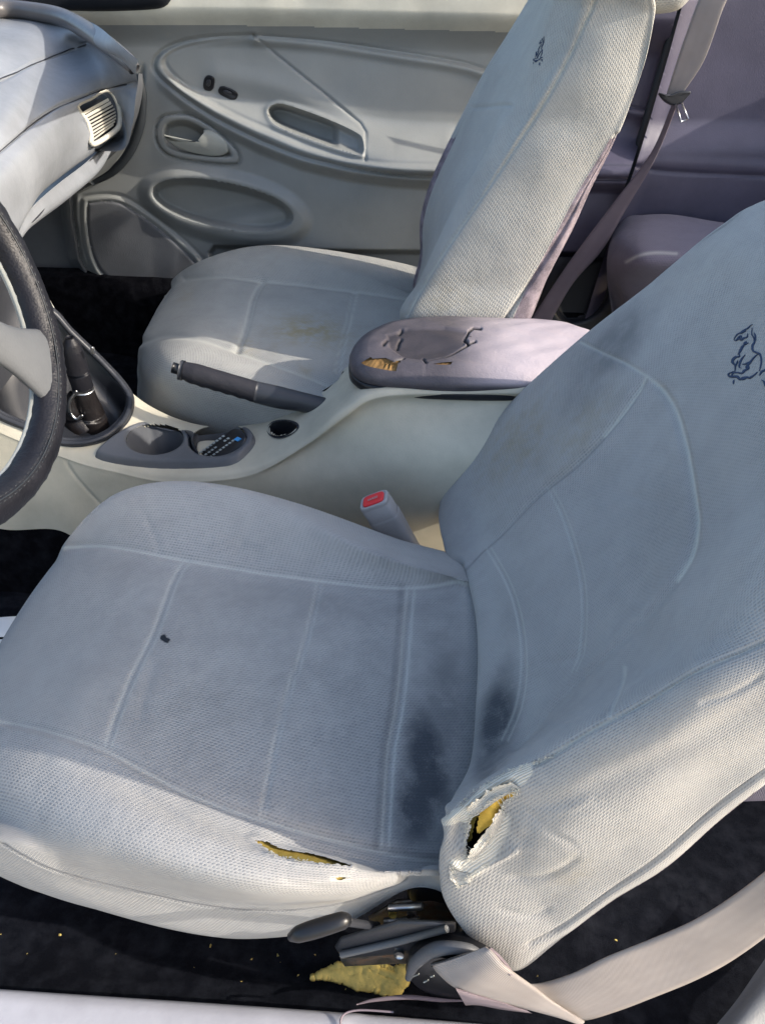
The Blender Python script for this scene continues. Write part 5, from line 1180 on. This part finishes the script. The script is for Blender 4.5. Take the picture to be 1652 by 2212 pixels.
# torus with the cover's wrap creases
ss = np.linspace(0, 2*np.pi, 28, endpoint=False); T2, S2 = np.meshgrid(t, ss)
rad = .0165+.00045*np.sin(T2*9)*np.sin(S2*2)+.0003*np.random.default_rng(2).normal(size=T2.shape)
rd = np.cos(T2)[..., None]*wa+np.sin(T2)[..., None]*wb
u_, v_ = proj(WC+RW*rd); creas = np.exp(-((v_-770)/5)**2)*(u_ > 0)+np.exp(-((v_-782)/4)**2)*(u_ > 0)
rad = rad-.0016*creas
V = WC+RW*rd+rd*(rad*np.cos(S2))[..., None]+wn*(rad*np.sin(S2)*1.0)[..., None]
rimo = grid('wheel_rim', V, M['wheel'], sw, cr=True, cc=True)
def rimcurve(a_s, name, r, mat, dash_=False):
    P_ = WC+RW*(np.cos(t)[:, None]*wa+np.sin(t)[:, None]*wb); d_ = (np.cos(t)[:, None]*wa+np.sin(t)[:, None]*wb)
    P_ = P_+d_*(.0167*math.cos(a_s))+wn*.0167*math.sin(a_s); return tube(name, P_, r, mat, rimo, seg=6, closed=True)
rimcurve(1.9, 'cover_seam', .0007, M['rubber'])
VV, FF = [], []
for i in range(150):
    a0 = i/150*2*np.pi; 
    for s0 in (1.75, 2.05):
        d0 = math.cos(a0)*wa+math.sin(a0)*wb; tn = -math.sin(a0)*wa+math.cos(a0)*wb
        c = WC+RW*d0+d0*.0167*math.cos(s0)+wn*.0167*math.sin(s0); n_ = d0*math.cos(s0)+wn*math.sin(s0); sdv = np.cross(n_, tn)
        k0 = len(VV); VV += [c-tn*.0022-sdv*.0003, c+tn*.0022-sdv*.0003, c+tn*.0022+sdv*.0003, c-tn*.0022+sdv*.0003, c-tn*.0018+n_*.0006, c+tn*.0018+n_*.0006]
        FF += [(k0, k0+1, k0+5, k0+4), (k0+2, k0+3, k0+4, k0+5), (k0+1, k0+2, k0+5), (k0+3, k0, k0+4)]
so = mk('cover_stitches', np.array(VV), FF, M['rubber'], rimo); so['kind'] = 'stuff'
for tt_ in (-5.5, 5.5):
    q = [(v_v) for v_v in (0,)]
a_sp = None
# inner rim skin (grey) and spokes
ti = t
V2 = np.stack([wpt(ti, RW-.006, -.016), wpt(ti, RW-.0125, -.0135), wpt(ti, RW-.0160, -.010), wpt(ti, RW-.0175, -.007), wpt(ti, RW-.0150, -.004)])
grid('rim_lining', V2, M['handle'], sw, cc=True)
hub = [WC+wn*o+(np.cos(t)[:, None]*wa+np.sin(t)[:, None]*wb)*r for r, o in ((.001, .030), (.045, .026), (.062, .014), (.066, -.01), (.060, -.03))]
grid('airbag_hub', np.stack(hub), M['dash'], sw, cc=True)
SPK = 138
for ang, wd in ((SPK, .034), (SPK-100, .024), (SPK+100, .024)):
    a0 = math.radians(ang); d0 = math.cos(a0)*wa+math.sin(a0)*wb; s0 = np.cross(wn, d0)
    rr = np.linspace(.05, RW-.012, 14); q = (rr-rr[0])/(rr[-1]-rr[0]); wdt = wd*(.62+.75*np.abs(q-.45)**1.6*2); 
    tp = np.linspace(0, 2*np.pi, 16, endpoint=False)
    V3 = np.stack([WC+d0*rr[:, None]+s0*(wdt*math.cos(x))[:, None]+wn*(.004+.010*math.sin(x)+.012*(1-q))[:, None] for x in tp])
    grid('spoke', V3, M['dashlow'], sw, cr=True)
# ================================================================== THINGS ON THE FLOOR, SILL
fo = [(670, 2113), (704, 2096), (726, 2085), (760, 2081), (800, 2078), (826, 2084), (848, 2092), (862, 2088), (878, 2078), (884, 2104), (874, 2130), (858, 2148), (838, 2150), (810, 2140), (770, 2134), (730, 2118), (700, 2112)]
fo = spline(np.array(fo, float), 150, True)+np.random.default_rng(3).normal(size=(150, 2))*1.3
Uf, Vf = sheet(664, 892, 2070, 2158, 2.0); sfo = sdf(Uf, Vf, fo); Uf, Vf = snap(Uf, Vf, sfo, 2.0); sfo = sdf(Uf, Vf, fo)
hz = .058+.005*np.sqrt(np.clip(sfo/14, 0, 1))+.0005*noise2(Uf.shape, 8, 4)+.0002*noise2(Uf.shape, 30, 14)-.004*np.exp(-(seg_dist(Uf, Vf, [(822, 2092), (852, 2102)])/4)**2)-.003*np.exp(-(seg_dist(Uf, Vf, [(818, 2106), (846, 2116)])/3.5)**2)
top_f = at_z(Uf, Vf, hz); o = grid('foam_chunk', np.concatenate([top_f, top_f[::-1]-np.array([0, 0, .0])]) if 0 else top_f, M['foamp'], keep=cen(sfo) > 0)
md = o.modifiers.new('thickness', 'SOLIDIFY'); md.thickness = .003; md.offset = -1
tag(o, 'torn chunk of bright yellow seat foam lying on the black carpet by the sill', 'foam')
# crumbs on the carpet
VV, FF = [], []; r0 = np.random.default_rng(12)
for (u, v) in [(680, 2062), (738, 2058), (735, 2066), (745, 2138), (645, 2106), (605, 2078), (545, 2072), (455, 2044), (340, 2158), (1330, 2030), (1160, 2108), (1275, 1956), (600, 2062), (520, 2120), (420, 2090), (250, 2060), (130, 2020), (60, 2060), (3, 2018)]:
    c = at_z(u, v, .058); k0 = len(VV); s = r0.uniform(.0005, .0012)
    if (u, v) == (1275, 1956): s = .006
    VV += [c+r0.normal(size=3)*s*np.array([1, 1, .5]) for _ in range(5)]
    FF += [(k0, k0+1, k0+2), (k0, k0+2, k0+3), (k0, k0+3, k0+4), (k0+1, k0+2, k0+4), (k0+1, k0+3, k0+2)]
o = mk('foam_crumbs', np.array(VV), FF, M['foamp']); o['kind'] = 'stuff'
# driver sill plate
xs = np.linspace(-.75, .75, 120)
prof = [(.012, .050), (.010, .085), (.006, .108), (-.002, .116), (-.016, .118), (-.045, .118), (-.075, .114), (-.10, .095), (-.11, .04), (-.12, -.1)]
V = np.array([[(x, y-.0045*math.sin(x*3)**2, z-.02*max(0, x-.25)*0) for x in xs] for y, z in prof])
u_, v_ = proj(V); V[..., 2] += .003*np.exp(-(seg_dist(u_, v_, [(738, 2215), (742, 2200), (756, 2188), (775, 2184)])/5)**2)
spn = thing('sill_plate', 'pale grey plastic sill plate along the bottom edge of the photo', 'sill plate', (0, -.05, .05))
grid('plate_body', dense(V, 50, 240), M['sill'], spn)
lipp = spline([at_z(u, v, .121) for u, v in ((738, 2230), (735, 2208), (742, 2192), (760, 2184), (790, 2182), (850, 2186))], 40)
tube('cable', lipp, .0010, M['webd'], spn, seg=8)
lw = spline([at_z(u, v, .095) for u, v in ((770, 2170), (810, 2160), (880, 2154), (950, 2160), (1010, 2162))], 30)
o = tube('plastic_strip', lw, [.0006, .0018, .0024, .002, .0006], M['webd'], seg=8, flat=.5); tag(o, 'thin mauve plastic strip lying against the sill below the foam chunk', 'plastic strip')
# paper sheets beside the left end of the cushion
o = solid('paper_sheet', at_z(np.array([-60, 48, 30, -60]), np.array([1337, 1330, 1374, 1378]), .062), (0, 0, 1), .0015, M['paper'], bev=.0003, rings=1); tag(o, 'narrow white paper edge on the footwell floor, upper of two left of the seat', 'paper')
o = solid('paper_sheet', at_z(np.array([-60, 26, 6, -60]), np.array([1382, 1380, 1410, 1440]), .062), (0, 0, 1), .0015, M['paper'], bev=.0003, rings=1); tag(o, 'white paper edge on the footwell floor, lower of two, nearest the seat', 'paper')
# trim at the right edge, behind the driver seat
tr = at_y(np.array([1588, 1640, 1760, 1760, 1652]), np.array([1735, 1690, 1600, 2000, 1925]), .16)
rows = [[at_y(u, v, .30) for u, v in ((1588, 1728), (1620, 1830), (1652, 1930), (1690, 2040))], [at_y(u, v, .30) for u, v in ((1640, 1700), (1680, 1800), (1720, 1900), (1760, 2020))], [at_y(u, v, .30) for u, v in ((1800, 1600), (1830, 1720), (1850, 1860), (1880, 2000))]]
o = grid('rear_bench_edge', dense(rows, 12, 30), M['fabr'], marks=np.zeros((12, 30, 4))); tag(o, 'sliver of grey beige rear seat cloth at the right edge, behind the driver seat', 'rear seat')
rows = [[at_z(u, v, .10) for u, v in ((1545, 2215), (1590, 2160), (1652, 2070), (1730, 1960))], [at_z(u, v, .115) for u, v in ((1560, 2260), (1630, 2180), (1700, 2100), (1800, 1980))], [at_z(u, v, .10) for u, v in ((1600, 2300), (1700, 2240), (1800, 2160), (1900, 2060))]]
o = grid('pillar_base_trim', dense(rows, 16, 30), M['dashlow']); tag(o, 'grey trim at the foot of the near door pillar, bottom right corner', 'trim panel')
